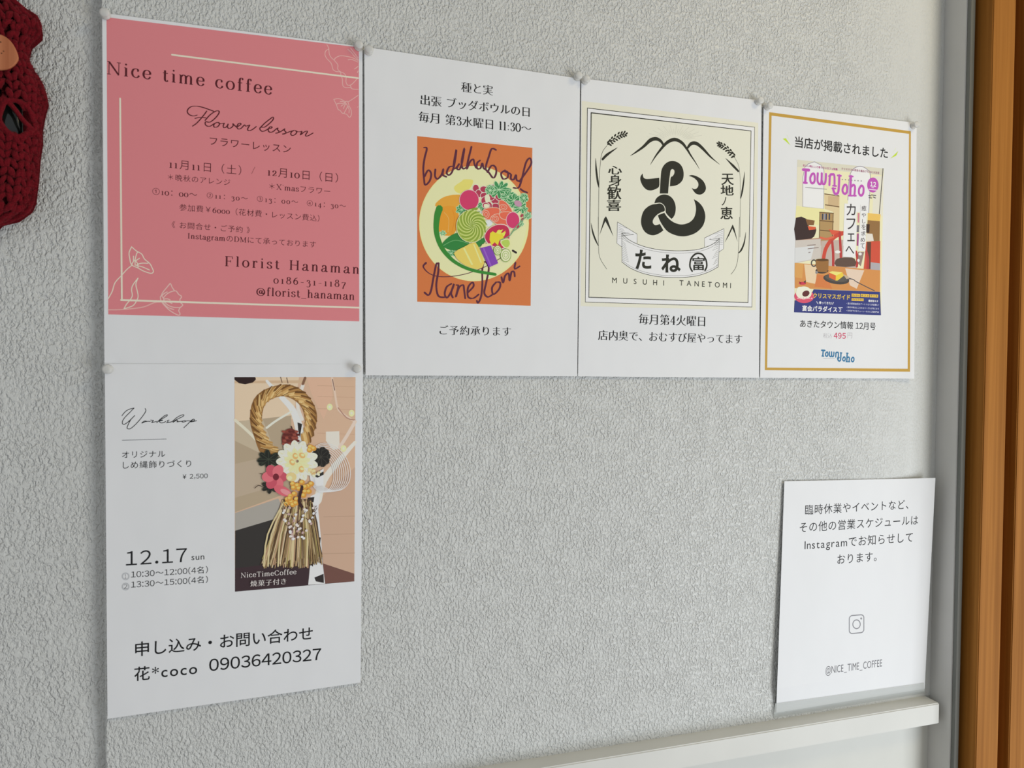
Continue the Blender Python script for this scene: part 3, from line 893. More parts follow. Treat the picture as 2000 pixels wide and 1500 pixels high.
def bowl_notice():
    S = sheet('notice', 'white notice with an orange painting of a vegetable bowl, right of the pink sheet',
              [(711.5, 91.5), (1133, 153.5), (1127.5, 735), (714, 733)], lambda u, v: 2.6 + .4 * v, 0.0, white=206)
    A = Art(S, 1); dk = '#141416'
    A.text('種と実', 'mincho', (900.6, 180), (963, 186), dk)
    A.text('出張 ブッダボウルの日', 'mincho', (821.3, 205), (1034.4, 228), dk)
    A.text('毎月 第3水曜日 11:30～', 'mincho', (817.4, 239.5), (1037.8, 259.5), dk)
    A.text('ご予約承ります', 'mincho', (858.5, 655), (998, 655.5), dk, h=20)
    A.build('printed_lettering')
    k = crop(780, 240, 3.947); A = Art(S, 1); R = random.Random(3)
    A.poly(k, '138,102 1025,193 1012,1410 138,1378', '#c4703f')
    A.ell(k, 575, 776, 423, 445, '#f0dc98', 0, 60); A.ell(k, 570, 776, 410, 436, '#f4e2a4', 0, 60)
    A.poly(k, '425,490 480,450 500,435 565,440 560,480 520,530 470,545 430,525', '#e9cb6c', 3)
    A.poly(k, '275,640 300,600 360,565 465,553 490,600 450,640 440,665 350,660', '#e39a3a', 2)
    A.poly(k, '330,650 400,640 435,655 457,700 448,800 415,860 360,870 310,848 298,790 318,700', '#e0912f', 3)
    A.line(k, '345,690 380,740 375,840', '#eaa65a', 5); A.line(k, '410,670 425,740 405,840', '#d28325', 5)
    for c in ((480, 670, 50, 40), (640, 640, 40, 45), (400, 1005, 40, 30), (690, 745, 30, 25), (335, 850, 30, 20)):
        frilly(A, k, *c, '#3f8752', '#a9cfa4', R, 7)
    A.poly(k, '590,690 640,680 690,740 720,770 690,800 620,760', '#cfdcd2', 2)
    A.line(k, '310,660 292,720 285,830 312,930 362,1010 440,1080 560,1135 740,1168', '#357f31', 44, 6, taper=[1.2, 1.1, .9, .85, .75, .6, .55, .5])
    A.poly(k, '330,945 380,880 460,850 540,930 430,985', '#2f7a3a', 3); A.line(k, '340,945 430,905 535,930', '#6fa86a', 4)
    A.poly(k, '580,930 660,880 660,920 610,960', '#2f7a3a', 2)
    for c in ((590, 505), (612, 545), (652, 512), (655, 562), (722, 500), (655, 600), (735, 602), (690, 635), (745, 645), (765, 570), (705, 570), (670, 640)):
        a = R.uniform(0, 90); A.ell(k, c[0], c[1], 33, 27, '#e9cfc4', a, 14); A.ell(k, c[0], c[1], 29, 23, '#a5384f', a, 14)
    A.poly(k, '660,560 690,552 700,600 665,610', '#e6d8b6', 2); A.poly(k, '655,625 690,630 690,655 655,655', '#e6d8b6', 2)
    A.ell(k, 538, 594, 77, 80, '#e5b9b8'); A.ell(k, 538, 594, 73, 76, '#c23a62')
    for c in ((770, 515, 100, 52), (840, 570, 62, 45), (885, 600, 60, 60), (960, 580, 38, 45), (935, 655, 62, 40), (700, 520, 42, 40), (990, 715, 34, 30), (925, 775, 40, 25)):
        frilly(A, k, *c, '#3f8752', '#b5d6ad', R, 9)
    A.ell(k, 915, 622, 32, 22, '#b58ba0', 30)
    for q in ('640,680 690,655 770,660 760,720 700,745 655,735', '770,600 820,610 870,680 850,710 780,680', '700,740 760,700 830,760 835,800 770,790', '780,690 860,690 830,745 780,730'):
        A.poly(k, q, '#dc654c', 2); A.line(k, q, '#f2b29c', 5, 3, True)
    for c in ((668, 705, 24, 30), (740, 740, 24, 22), (800, 650, 30, 22)):
        A.ring(k, *c, '#f0b09c', 4); A.ring(k, c[0], c[1], c[2] * .5, c[3] * .5, '#f0b09c', 3.5)
    A.ell(k, 875, 750, 53, 65, '#e5b9b8'); A.ell(k, 875, 750, 49, 61, '#c23a66')
    for c in ((945, 715), (915, 800), (950, 745)):
        A.ell(k, c[0], c[1], 9, 14, '#a5384f', 30, 8)
    A.poly(k, '655,870 690,812 760,780 830,790 855,850 842,935 790,975 720,955 672,925', '#eac0b8', 3)
    A.poly(k, '660,870 695,815 760,786 828,797 850,850 836,930 790,968 720,948 678,920', '#b52d4c', 3)
    A.poly(k, '700,850 720,835 745,850 760,825 790,850 820,830 800,880 815,900 770,910 760,945 735,920 710,945 695,900', '#edc738')
    for q in ('745,850 770,820 785,860', '790,850 822,842 805,880', '755,830 800,822 780,850'):
        A.poly(k, q, '#f3dd5a')
    A.poly(k, '480,700 540,665 605,652 590,680 520,730 470,790 460,760', '#7d9637', 2)
    A.ell(k, 555, 796, 117, 128, '#dfe0b0'); A.ell(k, 555, 796, 113, 124, '#9aad4a')
    for i in range(26):
        a0 = 2 * math.pi * i / 26
        pts = [(555 + 8 + (112 * t) * math.cos(a0 + 1.9 * t), 796 - 6 + (123 * t) * math.sin(a0 + 1.9 * t)) for t in (0.06, .25, .45, .65, .85, 1)]
        A.line(k, pts, '#c3cd80' if i % 2 else '#7a9136', 5 if i % 2 else 7, 3)
    A.poly(k, '420,1005 500,955 570,922 605,945 655,1080 610,1128 540,1112 480,1080', '#e6c060', 2)
    A.line(k, '500,970 560,1090', '#eed48a', 14, 0); A.line(k, '575,940 630,1075', '#f0d890', 10, 0)
    A.poly(k, '622,965 640,935 702,928 712,950', '#e3cf9a'); A.poly(k, '622,965 705,945 762,1082 690,1114', '#7a42a6'); A.line(k, '650,970 705,1100', '#8d5ab6', 12, 0)
    A.poly(k, '780,905 840,890 860,935 830,972 790,945', '#d8e2a0', 2); A.poly(k, '788,912 838,899 852,935 828,962 796,940', '#a9c257', 2)
    for c in ((758, 982, 32, 38), (820, 1020, 42, 52)):
        A.ell(k, *c, '#7d9a45'); A.ell(k, c[0], c[1], c[2] - 5, c[3] - 5, '#e6e6b2'); A.ring(k, c[0], c[1], c[2] * .6, c[3] * .6, '#8faa55', 5); A.ring(k, c[0], c[1], c[2] * .3, c[3] * .3, '#8faa55', 4)
    A.line(k, '775,905 850,870 900,800 960,740 1015,688', '#6f9a72', 7); A.line(k, '870,840 930,800 950,760', '#6f9a72', 5)
    A.build('painted_bowl_picture')
    A = Art(S, 5); pl = '#55283a'
    for pts in ('188,190 212,198 195,270 185,350 190,430 200,478 235,445 245,390 222,365 195,412',
                '278,360 275,410 295,432 325,400 340,355 335,400 362,415', '420,335 385,340 365,385 385,402 410,370 428,300 440,205 418,330 430,352 445,340',
                '460,318 443,350 465,357 485,300 502,193 480,300 490,352 515,345', '556,185 530,290 520,355 545,300 570,280 580,320 592,345', '622,290 600,310 600,350 625,350 640,310 650,350 668,357',
                '745,208 712,200 690,260 665,350 690,382 725,425 747,385 740,340 710,330 680,380', '815,365 785,390 800,432 835,420 835,380 805,370 855,392',
                '862,400 860,430 882,437 900,400 905,440 932,452', '925,452 985,370 1018,310 1005,272 975,310 945,430 920,498 880,500', '935,510 955,525 985,537'):
        A.line(k, pts, pl, 15, 5, nib=.5)
    A.line(k, '205,1080 185,1110 230,1160 310,1185 430,1180 560,1150 700,1090 812,1022', pl, 8, 5, taper=[2, 1.4, .8, .7, .7, .6, .6, .6])
    for pts in ('303,1085 285,1090 262,1200 245,1290 225,1328 195,1308', '303,1082 300,1150 285,1250 300,1332 345,1345',
                '402,1240 365,1265 350,1320 370,1347 405,1290 422,1240 400,1310 412,1345', '440,1250 455,1260 435,1345 460,1270 492,1250 500,1290 508,1352', '528,1308 572,1260 562,1230 530,1270 530,1340 570,1352 612,1322',
                '690,1085 655,1072 640,1130 640,1250 630,1340 608,1387 598,1372', '668,1072 690,1120 670,1230 655,1310 682,1342 720,1322',
                '745,1230 715,1270 725,1322 770,1280 777,1232 742,1228', '788,1190 800,1232 815,1180 842,1160 850,1217 865,1150 885,1150 890,1182', '895,1078 890,1125 928,1105'):
        A.line(k, pts, pl, 15, 5, nib=.5)
    A.line(k, '875,985 900,1000', '#2a1f22', 16, 0)
    A.build('brush_lettering')

# ---------------------------------------------------------------- rice ball notice
def rice_notice():
    S = sheet('notice', 'white notice with a black knotted emblem on a cream square, third in the top row',
              [(1135.5, 153), (1487.5, 196.5), (1482.5, 738), (1129, 735)], lambda u, v: 2.3 + .5 * v, 0.0075, white=212)
    kh = crop(1120, 180, 5.263); ki = crop(1120, 420, 5.0); bk = '#26271f'
    A = Art(S)
    A.poly(ID, '1136,197 1481,240 1476,606 1134,598', '#d6d4c3')
    A.poly(ID, '1147.3,211 1473.8,248.4 1468.5,599.7 1143.2,590', '#dedfdd')
    A.poly(ID, '1154.6,220.3 1467,255.7 1461,591 1150,580.6', '#d6d5c5')
    A.build('cream_panel')
    A = Art(S, 1)
    A.line(ID, '1147.3,211 1473.8,248.4 1468.5,599.7 1143.2,590 1147.3,211', bk, 1.3, 0)
    A.line(ID, '1154.6,220.3 1467,255.7 1461,591 1150,580.6 1154.6,220.3', bk, 1.9, 0)
    # rays behind the mountains
    for i in range(25):
        a = math.radians(188 + i * 6.6); r0 = 60 if i % 2 else 75; r1 = 165 if i % 2 else 120
        A.line(kh, [(1040 + r0 * math.cos(a) * 1.8, 500 + r0 * math.sin(a)), (1040 + r1 * math.cos(a) * 1.8, 500 + r1 * math.sin(a))], '#c3c2b4', 3, 0)
    for pts in ('585,655 650,612 720,560 790,495 850,480 900,505 930,555', '790,747 830,680 880,610 960,520 1040,487 1115,520 1170,590 1200,640 1250,715 1297,792', '1172,575 1210,530 1262,527 1320,570 1400,655 1450,700 1505,744'):
        n = len(P2(pts)); tp = ([.05, .5, .75, 1.1, 1.1, .9, .6] if pts[0] == '5' else [.6, 1, 1.1, .95, .6, .3, .05]) if n == 7 else ([.05, .35, .6, .95, 1.1, .95, .7, .55, .3, .05] if n == 10 else None)
        A.line(kh, pts, bk, 34, 6, taper=tp)
    for q in ('712,835 716,865 730,886 770,892 882,880 880,968 840,998 800,1010 755,1003 715,965 690,910 690,868',
              '888,1042 892,960 897,880 905,805 930,752 975,716 1030,708 1085,730 1120,775 1133,835 1125,895 1095,935 1050,960 992,968 1000,880 1022,862 1038,832 1036,802 1018,790 1000,803 992,850 985,900 978,970 973,1042',
              '1185,860 1215,852 1260,862 1310,890 1345,930 1362,980 1352,1020 1320,1048 1285,1052 1250,1035 1215,985 1245,996 1272,985 1285,955 1278,922 1250,890 1220,872',
              '832,1142 850,1095 890,1062 940,1052 990,1068 1030,1110 1050,1170 1048,1235 1030,1280 1008,1303 975,1270 950,1235 946,1190 925,1155 890,1136',
              '848,1150 890,1144 922,1162 938,1195 935,1222 898,1237 860,1260 825,1300 815,1335 828,1360 850,1368 888,1355 925,1420 880,1452 825,1471 775,1462 730,1430 700,1370 697,1300 720,1225 765,1178 810,1156',
              '868,1265 935,1240 965,1285 1010,1325 1060,1350 1110,1360 1160,1352 1205,1330 1240,1290 1258,1230 1258,1170 1238,1100 1285,1130 1325,1175 1350,1235 1354,1300 1328,1378 1263,1442 1189,1473 1116,1482 1042,1468 968,1431 916,1368 884,1310'):
        A.poly(kh, q, bk, 'c')
    A.build('knot_emblem')
    A = Art(S, 1)
    k7 = crop(1140, 200, 11.11); k8 = crop(1330, 230, 11.54)
    for ps, an in (('530,862 565,825 615,768 683,715 760,668 825,655 887,645', -58), ('540,900 600,838 660,788 735,740 800,712 857,690 930,676', -38), ('580,922 620,885 662,842 715,810 770,778 815,750 870,737 910,715', 32)):
        for p in P2(ps): A.ell(k7, p[0], p[1], 36, 19, bk, an, 10)
    for ps, an in (('865,558 915,578 985,605 1057,665 1122,730 1167,790 1203,830', 55), ('830,580 885,610 945,635 1010,680 1075,740 1135,797 1190,872', 35), ('845,625 880,650 920,675 970,708 1025,745 1075,790 1110,838 1157,885', -25)):
        for p in P2(ps): A.ell(k8, p[0], p[1], 35, 19, bk, an, 10)
    A.line(kh, '345,550 300,612 280,700 268,850 262,1000 258,1250 256,1490', bk, 4, 4); A.line(ki, '243,20 245,300 260,420 325,527', bk, 3.5, 4)
    A.line(kh, '1660,678 1700,760 1714,900 1716,1100 1712,1490', '#77786c', 4, 4); A.line(ki, '1622,20 1612,350 1590,500 1540,578', bk, 3.5, 4)
    A.line(kh, '300,690 350,640 452,570', bk, 26, 4, taper=[.9, 1, .1]); A.line(kh, '228,678 235,800 250,920 263,982', bk, 22, 4, taper=[.1, .9, 1, .3])
    A.line(kh, '1565,680 1640,755 1695,812', bk, 26, 4, taper=[.1, 1, .8]); A.line(kh, '1760,818 1750,920 1735,1020 1720,1092', bk, 20, 4, taper=[.1, .8, 1, .3])
    A.poly(ki, '255,195 300,35 318,12 335,45 390,208 345,120 312,60 290,110', bk); A.poly(ki, '1478,268 1530,150 1555,92 1572,130 1604,262 1575,180 1552,130 1520,200', bk)
    A.line(ki, '172,78 190,170 215,240 242,298', bk, 18, 4, taper=[.1, .9, .9, .3]); A.line(ki, '1684,168 1668,270 1640,340 1614,370', bk, 18, 4, taper=[.1, .8, 1, .4])
    for ch, r in zip('心身歓喜', ((355, 757, 500, 845), (360, 850, 495, 965), (345, 965, 495, 1105), (340, 1105, 490, 1222))): A.glyph_at(ch, 'brush', kh, *r, bk)
    for ch, r in zip('天地ノ恵', ((1520, 838, 1650, 955), (1512, 955, 1648, 1062), (1525, 1078, 1572, 1165), (1510, 1180, 1640, 1306))): A.glyph_at(ch, 'brush', kh, *r, bk)
    A.build('rice_ears_and_calligraphy')
    A = Art(S, 1); wh = '#dcdedd'
    A.poly(ki, '430,70 620,185 622,275 540,250 470,310 425,275', wh); A.poly(ki, '1470,135 1280,225 1280,310 1360,290 1420,360 1465,330', wh)
    top = '472,178 540,240 640,290 760,325 900,345 1050,350 1190,340 1290,315 1370,278 1425,230'
    bot = '1415,505 1330,552 1220,590 1090,608 950,610 820,600 680,570 560,520 475,460'
    A.poly(ki, top + ' ' + bot, wh)
    for p in (top, bot): A.line(ki, p, bk, 5, 5)
    A.line(ki, [(x, y + 22) for x, y in P2(top)], bk, 2.5, 5); A.line(ki, [(x, y - 18) for x, y in P2(bot)], bk, 2.5, 5)
    for p in ('472,175 474,462', '1425,228 1415,507', '430,68 622,186 622,276', '430,68 424,276 470,310', '472,175 530,176 592,190 480,200', '1470,133 1280,224 1280,312', '1470,133 1466,330 1420,362', '1425,228 1380,226 1325,236 1415,250'):
        A.line(ki, p, bk, 4, 0)
    for i in range(12):
        A.line(ki, [(478, 235 + i * 18), (478 + 70 - (i * 37) % 40, 270 + i * 17)], '#55564e', 2, 0)
        A.line(ki, [(1412, 265 + i * 19), (1412 - 60 + (i * 29) % 40, 285 + i * 20)], '#55564e', 2, 0)
        if i < 8:
            A.line(ki, [(440, 100 + i * 18), (520 - (i * 31) % 40, 128 + i * 14)], '#55564e', 2, 0)
            A.line(ki, [(1458, 160 + i * 18), (1380 + (i * 23) % 40, 186 + i * 14)], '#55564e', 2, 0)
    A.glyph_at('た', 'heavy', ki, 605, 338, 760, 530, bk); A.glyph_at('ね', 'heavy', ki, 858, 385, 1048, 562, bk); A.glyph_at('富', 'brush', ki, 1162, 408, 1282, 540, bk)
    A.line(ki, '1160,548 1138,500 1148,430 1185,385 1222,374 1262,388 1295,440 1302,500 1285,540', bk, 17, 6)
    A.build('ribbon_banner')
    A = Art(S, 1)
    A.text('MUSUHI', 'medium', (1195.6, 553.4), (1297, 556.8), bk, h=10.6); A.text('TANETOMI', 'medium', (1327, 558), (1427.5, 562.2), bk, h=10.6)
    A.text('毎月第4火曜日', 'mincho', (1247, 634.5), (1377, 636.5), '#141416'); A.text('店内奥で、おむすび屋やってます', 'mincho', (1168, 667), (1449.5, 669), '#141416')
    A.build('printed_lettering')
# ---------------------------------------------------------------- magazine notice
def magazine_notice():
    S = sheet('notice', 'white notice with a gold border and a magazine cover, rightmost in the top row',
              [(1491.5, 203.5), (1790.5, 240), (1785.5, 739.5), (1484.5, 738)],
              lambda u, v: 2.4 + 7.0 * max(0, u - .80) ** 1.6 * 5 * (v * 1.0) ** 1.5 * (1.35 - .35 * v), 0.0075, True, 216)
    km = crop(1540, 280, 7.5); kn = crop(1540, 440, 7.5); kq = crop(1480, 180, 5.0); ke = crop(1480, 600, 5.882)
    A = Art(S); g = '#b8923f'
    o = [(1502.3, 219), (1779, 256.3), (1777.5, 726), (1493.8, 723)]; n = [(1507, 225.8), (1775.5, 261.5), (1772.8, 720.3), (1498.3, 717.8)]
    for i in range(4):
        j = (i + 1) % 4
        A.add(fill([[px(*o[i]), px(*o[j]), px(*n[j]), px(*n[i])]]), g)
    A.build('gold_border')
    A = Art(S, 1)
    A.text('当店が掲載されました', 'bold', (1552.5, 290), (1734, 306.5), '#1c1c1e')
    for q in ('245,455 275,450 320,520', '1372,575 1352,620 1295,648'): A.poly(kq, q, '#b9d33c')
    for q in ('280,410 290,425 312,475', '1352,540 1345,555 1312,600'): A.poly(kq, q, '#d5e2a0')
    A.text('あきたタウン情報 12月号', 'medium', (1562.5, 640.5), (1710, 643), '#1c1c1e')
    A.text('税込', 'thin', (1608, 660.5), (1625, 660.5), '#9b9398'); A.text('495', 'bold', (1628.5, 661), (1651.8, 661.2), '#c23a5e', h=11.5, base=0); A.text('円', 'thin', (1655.5, 660.5), (1664, 661), '#9b9398')
    A.build('printed_lettering')

    def logo(A, k, f, col, edge):
        """the TownJoho masthead drawn with heavy rounded strokes; f maps the masthead's own frame to the crop"""
        T = [('215,385 300,392', 1.1), ('255,392 245,578', 1.0), ('222,575 270,580', .8),
             ('345,450 320,500 325,560 350,585 380,560 385,490 372,445 345,450', .9),
             ('430,440 425,540 445,590 475,590 485,540 488,440', .9), ('488,540 500,590 530,590 545,540 550,450', .9),
             ('600,610 610,470 640,455 672,470 675,620', .9), ('650,620 700,625', .6), ('590,480 620,470', .6),
             ('720,470 770,475', .7), ('745,470 735,680 715,735 680,735 660,690 655,660', 1.0), ('640,660 690,662', .6),
             ('820,610 795,660 795,710 825,740 855,715 860,650 845,610 820,610', .9),
             ('915,480 905,760', 1.0), ('890,480 945,485', .6), ('880,765 935,768', .6), ('915,640 950,610 975,640 965,765', .9), ('945,765 990,768', .6),
             ('1065,620 1035,670 1035,735 1065,765 1095,730 1100,660 1085,625 1065,620', .9)]
        for pts, w in T:
            A.line(k, f(P2(pts)), col, 38 * w * edge, 4)
    A = Art(S, 1)
    C1 = '130,240 1392,368 1355,1318'
    A.poly(ID, '1557.3,312 1725.8,329.2 1720.7,615.7 1551,610', '#e5dab4')
    A.poly(km, '130,240 1392,368 1385,470 128,345', '#cfccba'); A.poly(km, '1250,480 1392,480 1375,1060 1230,1040', '#d8d5c6')
    A.poly(km, '128,345 210,360 205,930 115,900', '#d9d4bd')
    A.poly(km, '210,520 210,930 515,960 520,400 480,320 380,270 290,300 240,350', '#e8e6ea'); A.line(km, '210,930 210,500 240,350 290,300 380,270 480,320 520,400 515,960 210,930', '#9a96a0', 10, 0)
    A.poly(km, '870,830 890,520 930,400 1000,345 1080,340 1160,390 1195,480 1180,1020 870,1000', '#e6e5e8'); A.line(km, '870,830 890,520 930,400 1000,345 1080,340 1160,390 1200,480 1175,1020', '#9d98a2', 12, 4)
    A.line(km, '1385,370 1330,1030', '#3f3b3a', 14, 0)
    A.poly(km, '115,920 520,960 540,1000 600,1000 600,1250 100,1100', '#ead9a0')
    # shelf, sofa, chair
    A.poly(km, '525,740 750,770 745,1330 650,1330 650,1000 530,960', '#d3bf95'); A.poly(km, '580,770 740,780 735,940 580,900', '#c3a982')
    A.poly(km, '455,1010 660,1025 650,1480 455,1460', '#a98a5c')
    for p in ('460,1010 450,1480', '655,1025 640,1500', '455,1010 660,1025', '455,1130 660,1150', '455,1270 650,1290', '530,740 740,770', '540,900 740,930'): A.line(km, p, '#6b5236', 14, 0)
    for x in (490, 520, 545, 590): A.poly(km, [(x, 1030), (x + 20, 1030), (x + 18, 1120), (x - 2, 1120)], '#3f4350' if x % 20 else '#8a8fa0')
    A.poly(km, '110,1090 270,1110 300,1220 400,1230 395,1320 330,1400 105,1420', '#3a2a28', 2); A.poly(km, '250,1110 385,1130 370,1200 280,1200', '#7d5a38')
    A.poly(km, '280,1210 400,1225 395,1260 300,1270', '#cf5a3a')
    A.poly(km, '1160,1120 1340,1140 1335,1440 1140,1430', '#8d6a40'); A.poly(km, '1165,1020 1350,1040 1340,1140 1160,1125', '#e3b860'); A.poly(km, '1140,1180 1190,1185 1185,1310 1140,1310', '#3d2b22'); A.poly(km, '1145,1320 1230,1325 1250,1430 1140,1430', '#d9d3c8')
    A.poly(km, '105,1420 480,1380 480,1500 100,1500', '#b48a74'); A.poly(kn, '100,220 470,200 480,480 95,560', '#c4bcb4', 0); A.poly(kn, '95,330 380,300 330,500 92,545', '#cfd0d0', 0)
    A.poly(kn, '480,230 830,210 1000,630 590,620 470,480', '#b9a99e'); A.poly(kn, '1140,240 1345,230 1340,660 1100,640', '#c5503c'); A.poly(kn, '1205,540 1345,560 1342,660 1200,655', '#a7a2a6'); A.poly(kn, '1150,240 1210,245 1200,640 1160,640', '#5d3f30')
    red = '#c24a3a'
    A.poly(km, '590,1260 800,1290 800,1340 640,1340', '#cf5a42'); A.line(kn, '800,115 690,160 600,250 540,360 515,480', red, 62, 5); A.line(kn, '470,180 560,200 660,170', '#d2674c', 30, 3)
    for p in ('640,240 655,420 655,590', '750,110 765,380 770,560', '990,390 1010,480 1000,600', '880,480 890,560', '1140,390 1165,500 1160,640'): A.line(kn, p, '#b03f3c', 44 if p[0] != '8' else 20, 3)
    A.poly(kn, '690,510 760,478 880,470 970,490 975,600 700,600', '#5d4a40', 2); A.poly(kn, '1020,390 1110,390 1060,600 1020,560', '#8d7a72', 0)
    for c in ((720, 390, 40, 22), (1050, 420, 24, 22), (1025, 515, 18, 22)): A.ell(kn, *c, '#e6e0da')
    # table, cup, cake, plate, fork
    A.poly(kn, '92,552 340,570 1345,660 1340,975 92,920', '#c98a4e'); A.poly(kn, '230,570 420,590 400,860 260,830', '#dcc4a2'); A.poly(kn, '830,630 1110,660 1000,930 900,880', '#d8c2ae'); A.poly(kn, '420,720 560,740 640,930 380,900', '#c97845')
    A.poly(kn, '92,552 220,560 200,780 90,760', '#cf9a58')
    A.ring(kn, 372, 555, 36, 46, '#4d4a48', 20); A.ell(kn, 490, 665, 95, 42, '#3d3936'); A.poly(kn, '400,500 590,510 585,640 560,690 430,680 400,600', '#93683a', 0); A.ell(kn, 495, 508, 95, 20, '#5d4126'); A.ell(kn, 412, 690, 20, 22, '#8a8684')
    A.ell(kn, 700, 790, 192, 72, '#47423e', 8); A.ell(kn, 700, 775, 165, 50, '#5a554e', 8); A.poly(kn, '790,710 880,750 860,800', '#b9a58c')
    A.poly(kn, '590,690 640,672 790,690 810,740 720,810 690,810', '#ecc244'); A.poly(kn, '590,690 695,735 690,810 595,765', '#d0673a'); A.poly(kn, '590,690 640,672 790,690 700,735', '#f0d77a')
    A.line(kn, '815,805 900,785 960,800 1000,830 1260,960', '#4f4a4e', 13, 3); A.line(kn, '880,770 940,790', '#4f4a4e', 8, 0)
    # blue band
    A.poly(kn, '370,938 1342,976 1355,1318 82,1275 90,1100 300,1080', '#333a78')
    A.ell(kn, 230, 1040, 145, 100, '#cf5068'); A.ell(kn, 225, 990, 115, 95, '#eadfcb'); A.ell(kn, 170, 960, 55, 60, '#efe6cd'); A.ell(kn, 255, 1000, 55, 42, '#5d2f2f', -25); A.ell(kn, 205, 850, 55, 22, '#c23b50'); A.poly(kn, '150,820 190,840 180,870', '#8d2a34'); A.poly(kn, '220,830 255,805 250,850', '#3a3a38')
    for i in range(6): A.poly(kn, [(120 + i * 40, 1075 + (i % 2) * 8), (140 + i * 40, 1055), (158 + i * 40, 1080)], '#eaa6b0')
    A.build('magazine_cover')
    A = Art(S, 3); pk = '#b653ae'
    def idf(p): return p
    logo(A, km, idf, '#e9c9e6', 1.2); logo(A, km, idf, pk, 1.0)
    A.ell(km, 1237, 610, 83, 110, pk)
    A.text('12', 'heavy', (1699.5, 363.7), (1711, 364.6), '#f0e6f0', h=13, base=0)
    A.line(km, '1180,672 1290,685', '#e6cfe4', 14, 0); A.line(km, '1220,648 1250,651', '#e6cfe4', 10, 0)
    for i, x in enumerate(range(790, 1080, 46)): A.ell(km, x, 530 + i * 3.5, 9, 9, '#8a8288', 0, 8)
    A.line(km, '248,645 560,672', '#8d868c', 8, 0)
    for p in ('1175,765 1210,770', '1215,755 1280,765', '1180,795 1220,800', '1240,785 1275,800'): A.line(km, p, '#4b4648', 12, 0)
    A.text('忙しい時にこそ寄りたいカフェ特集', 'bold', (1568.5, 327), (1636, 331.5), '#b04a86', h=6.4); A.text('クリスマス＆家呑み瓶缶グルメに大注目', 'bold', (1643.5, 333), (1717, 338.5), '#9f5a78', h=6.2)
    A.poly(km, '820,880 1000,890 985,1510 800,1500', '#e3e2e4'); A.poly(kn, '825,-20 1002,-10 980,475 797,460', '#e3e2e4'); A.poly(km, '1055,900 1150,905 1140,1210 1130,1500 1035,1500', '#e3e2e4'); A.poly(kn, '1040,20 1140,25 1125,380 1020,375', '#e3e2e4')
    A.poly(km, '1015,1020 1040,1020 1035,1160 1015,1160', '#c77a8a'); A.poly(km, '1005,1200 1035,1200 1030,1300 1000,1300', '#6d6a72'); A.poly(km, '1005,1320 1030,1320 1025,1500 1000,1500', '#9c4a80')
    for ch, k, r in (('カ', km, (850, 885, 985, 1055)), ('フ', km, (850, 1100, 980, 1260)), ('ェ', km, (862, 1318, 970, 1435)), ('へ', kn, (835, 305, 962, 420))): A.glyph_at(ch, 'medium', k, *r, '#3a3638')
    for ch, k, r in (('癒', km, (1070, 912, 1140, 990)), ('や', km, (1070, 1020, 1135, 1080)), ('し', km, (1080, 1110, 1128, 1172)), ('を', km, (1070, 1185, 1132, 1265)), ('求', km, (1062, 1285, 1130, 1355)), ('め', km, (1055, 1380, 1120, 1445)), ('て', kn, (1055, 265, 1115, 340))): A.glyph_at(ch, 'medium', k, *r, '#4a4448')
    for p in ('278,295 395,285', '285,345 440,325', '295,400 320,395'): A.line(kn, p, '#7d6a66', 9, 0)
    A.text('クリスマスガイド', 'heavy', (1587.8, 583.6), (1660, 583.8), '#d9b84a', h=11.5)
    A.text('帰ってきた！', 'heavy', (1599.5, 594), (1625, 594.5), '#e3e3ea', h=6.5); A.line(kn, '412,1118 432,1150', '#e3e3ea', 9, 0); A.line(kn, '660,1128 645,1158', '#e3e3ea', 9, 0)
    A.text('宴会パラダイス', 'heavy', (1566.8, 607.5), (1635, 609.3), '#eeeef2', h=13)
    A.text('2', 'bold', (1638.6, 608.6), (1643, 608.7), '#eeeef2', h=6.5, base=0); A.line(kn, '735,1205 790,1208', '#d4d4de', 12, 0)
    for q, t in (('925,1000 1050,1005 1048,1052 923,1047', 'ディナー'), ('1058,1003 1185,1008 1183,1055 1056,1050', 'ギフト'), ('1192,1010 1315,1015 1313,1060 1190,1056', 'ケーキ'), ('925,1065 1102,1072 1100,1112 923,1106', 'テイクアウト')):
        A.poly(kn, q, '#d6b14a'); p = kn(q); A.text(t, 'bold', (p[3][0] + 1.6, p[3][1] - 1.0), (p[2][0] - 1.6, p[2][1] - 1.0), '#4a3f3a', h=4.2)
    A.text('最新街ネタ', 'heavy', (1696, 589.5), (1715, 590.5), '#eeeef2', h=4.8)
    for t, y in (('・道の駅東由利のアートトロリが話題に！', 596), ('・素材や製法にこだわるベーグルが気になる', 603.2), ('・行列ができるニューレーヨルにご飯専門店', 609.8)): A.text(t, 'bold', (1653, y - .8), (1716.5, y + .8), '#c9cbe0', h=4.2)
    A.build('cover_lettering')
    A = Art(S, 1); kc = crop(1480, 600, 5.882)
    fx = lambda p: [(735 + (x - 215) * 370 / 885, 490 + (y - 370) * 138 / 400) for x, y in p]
    logo(A, kc, fx, '#2f6f98', .47)
    A.line(kc, '755,588 890,592', '#8a96a0', 3, 0)
    A.build('masthead_logo')

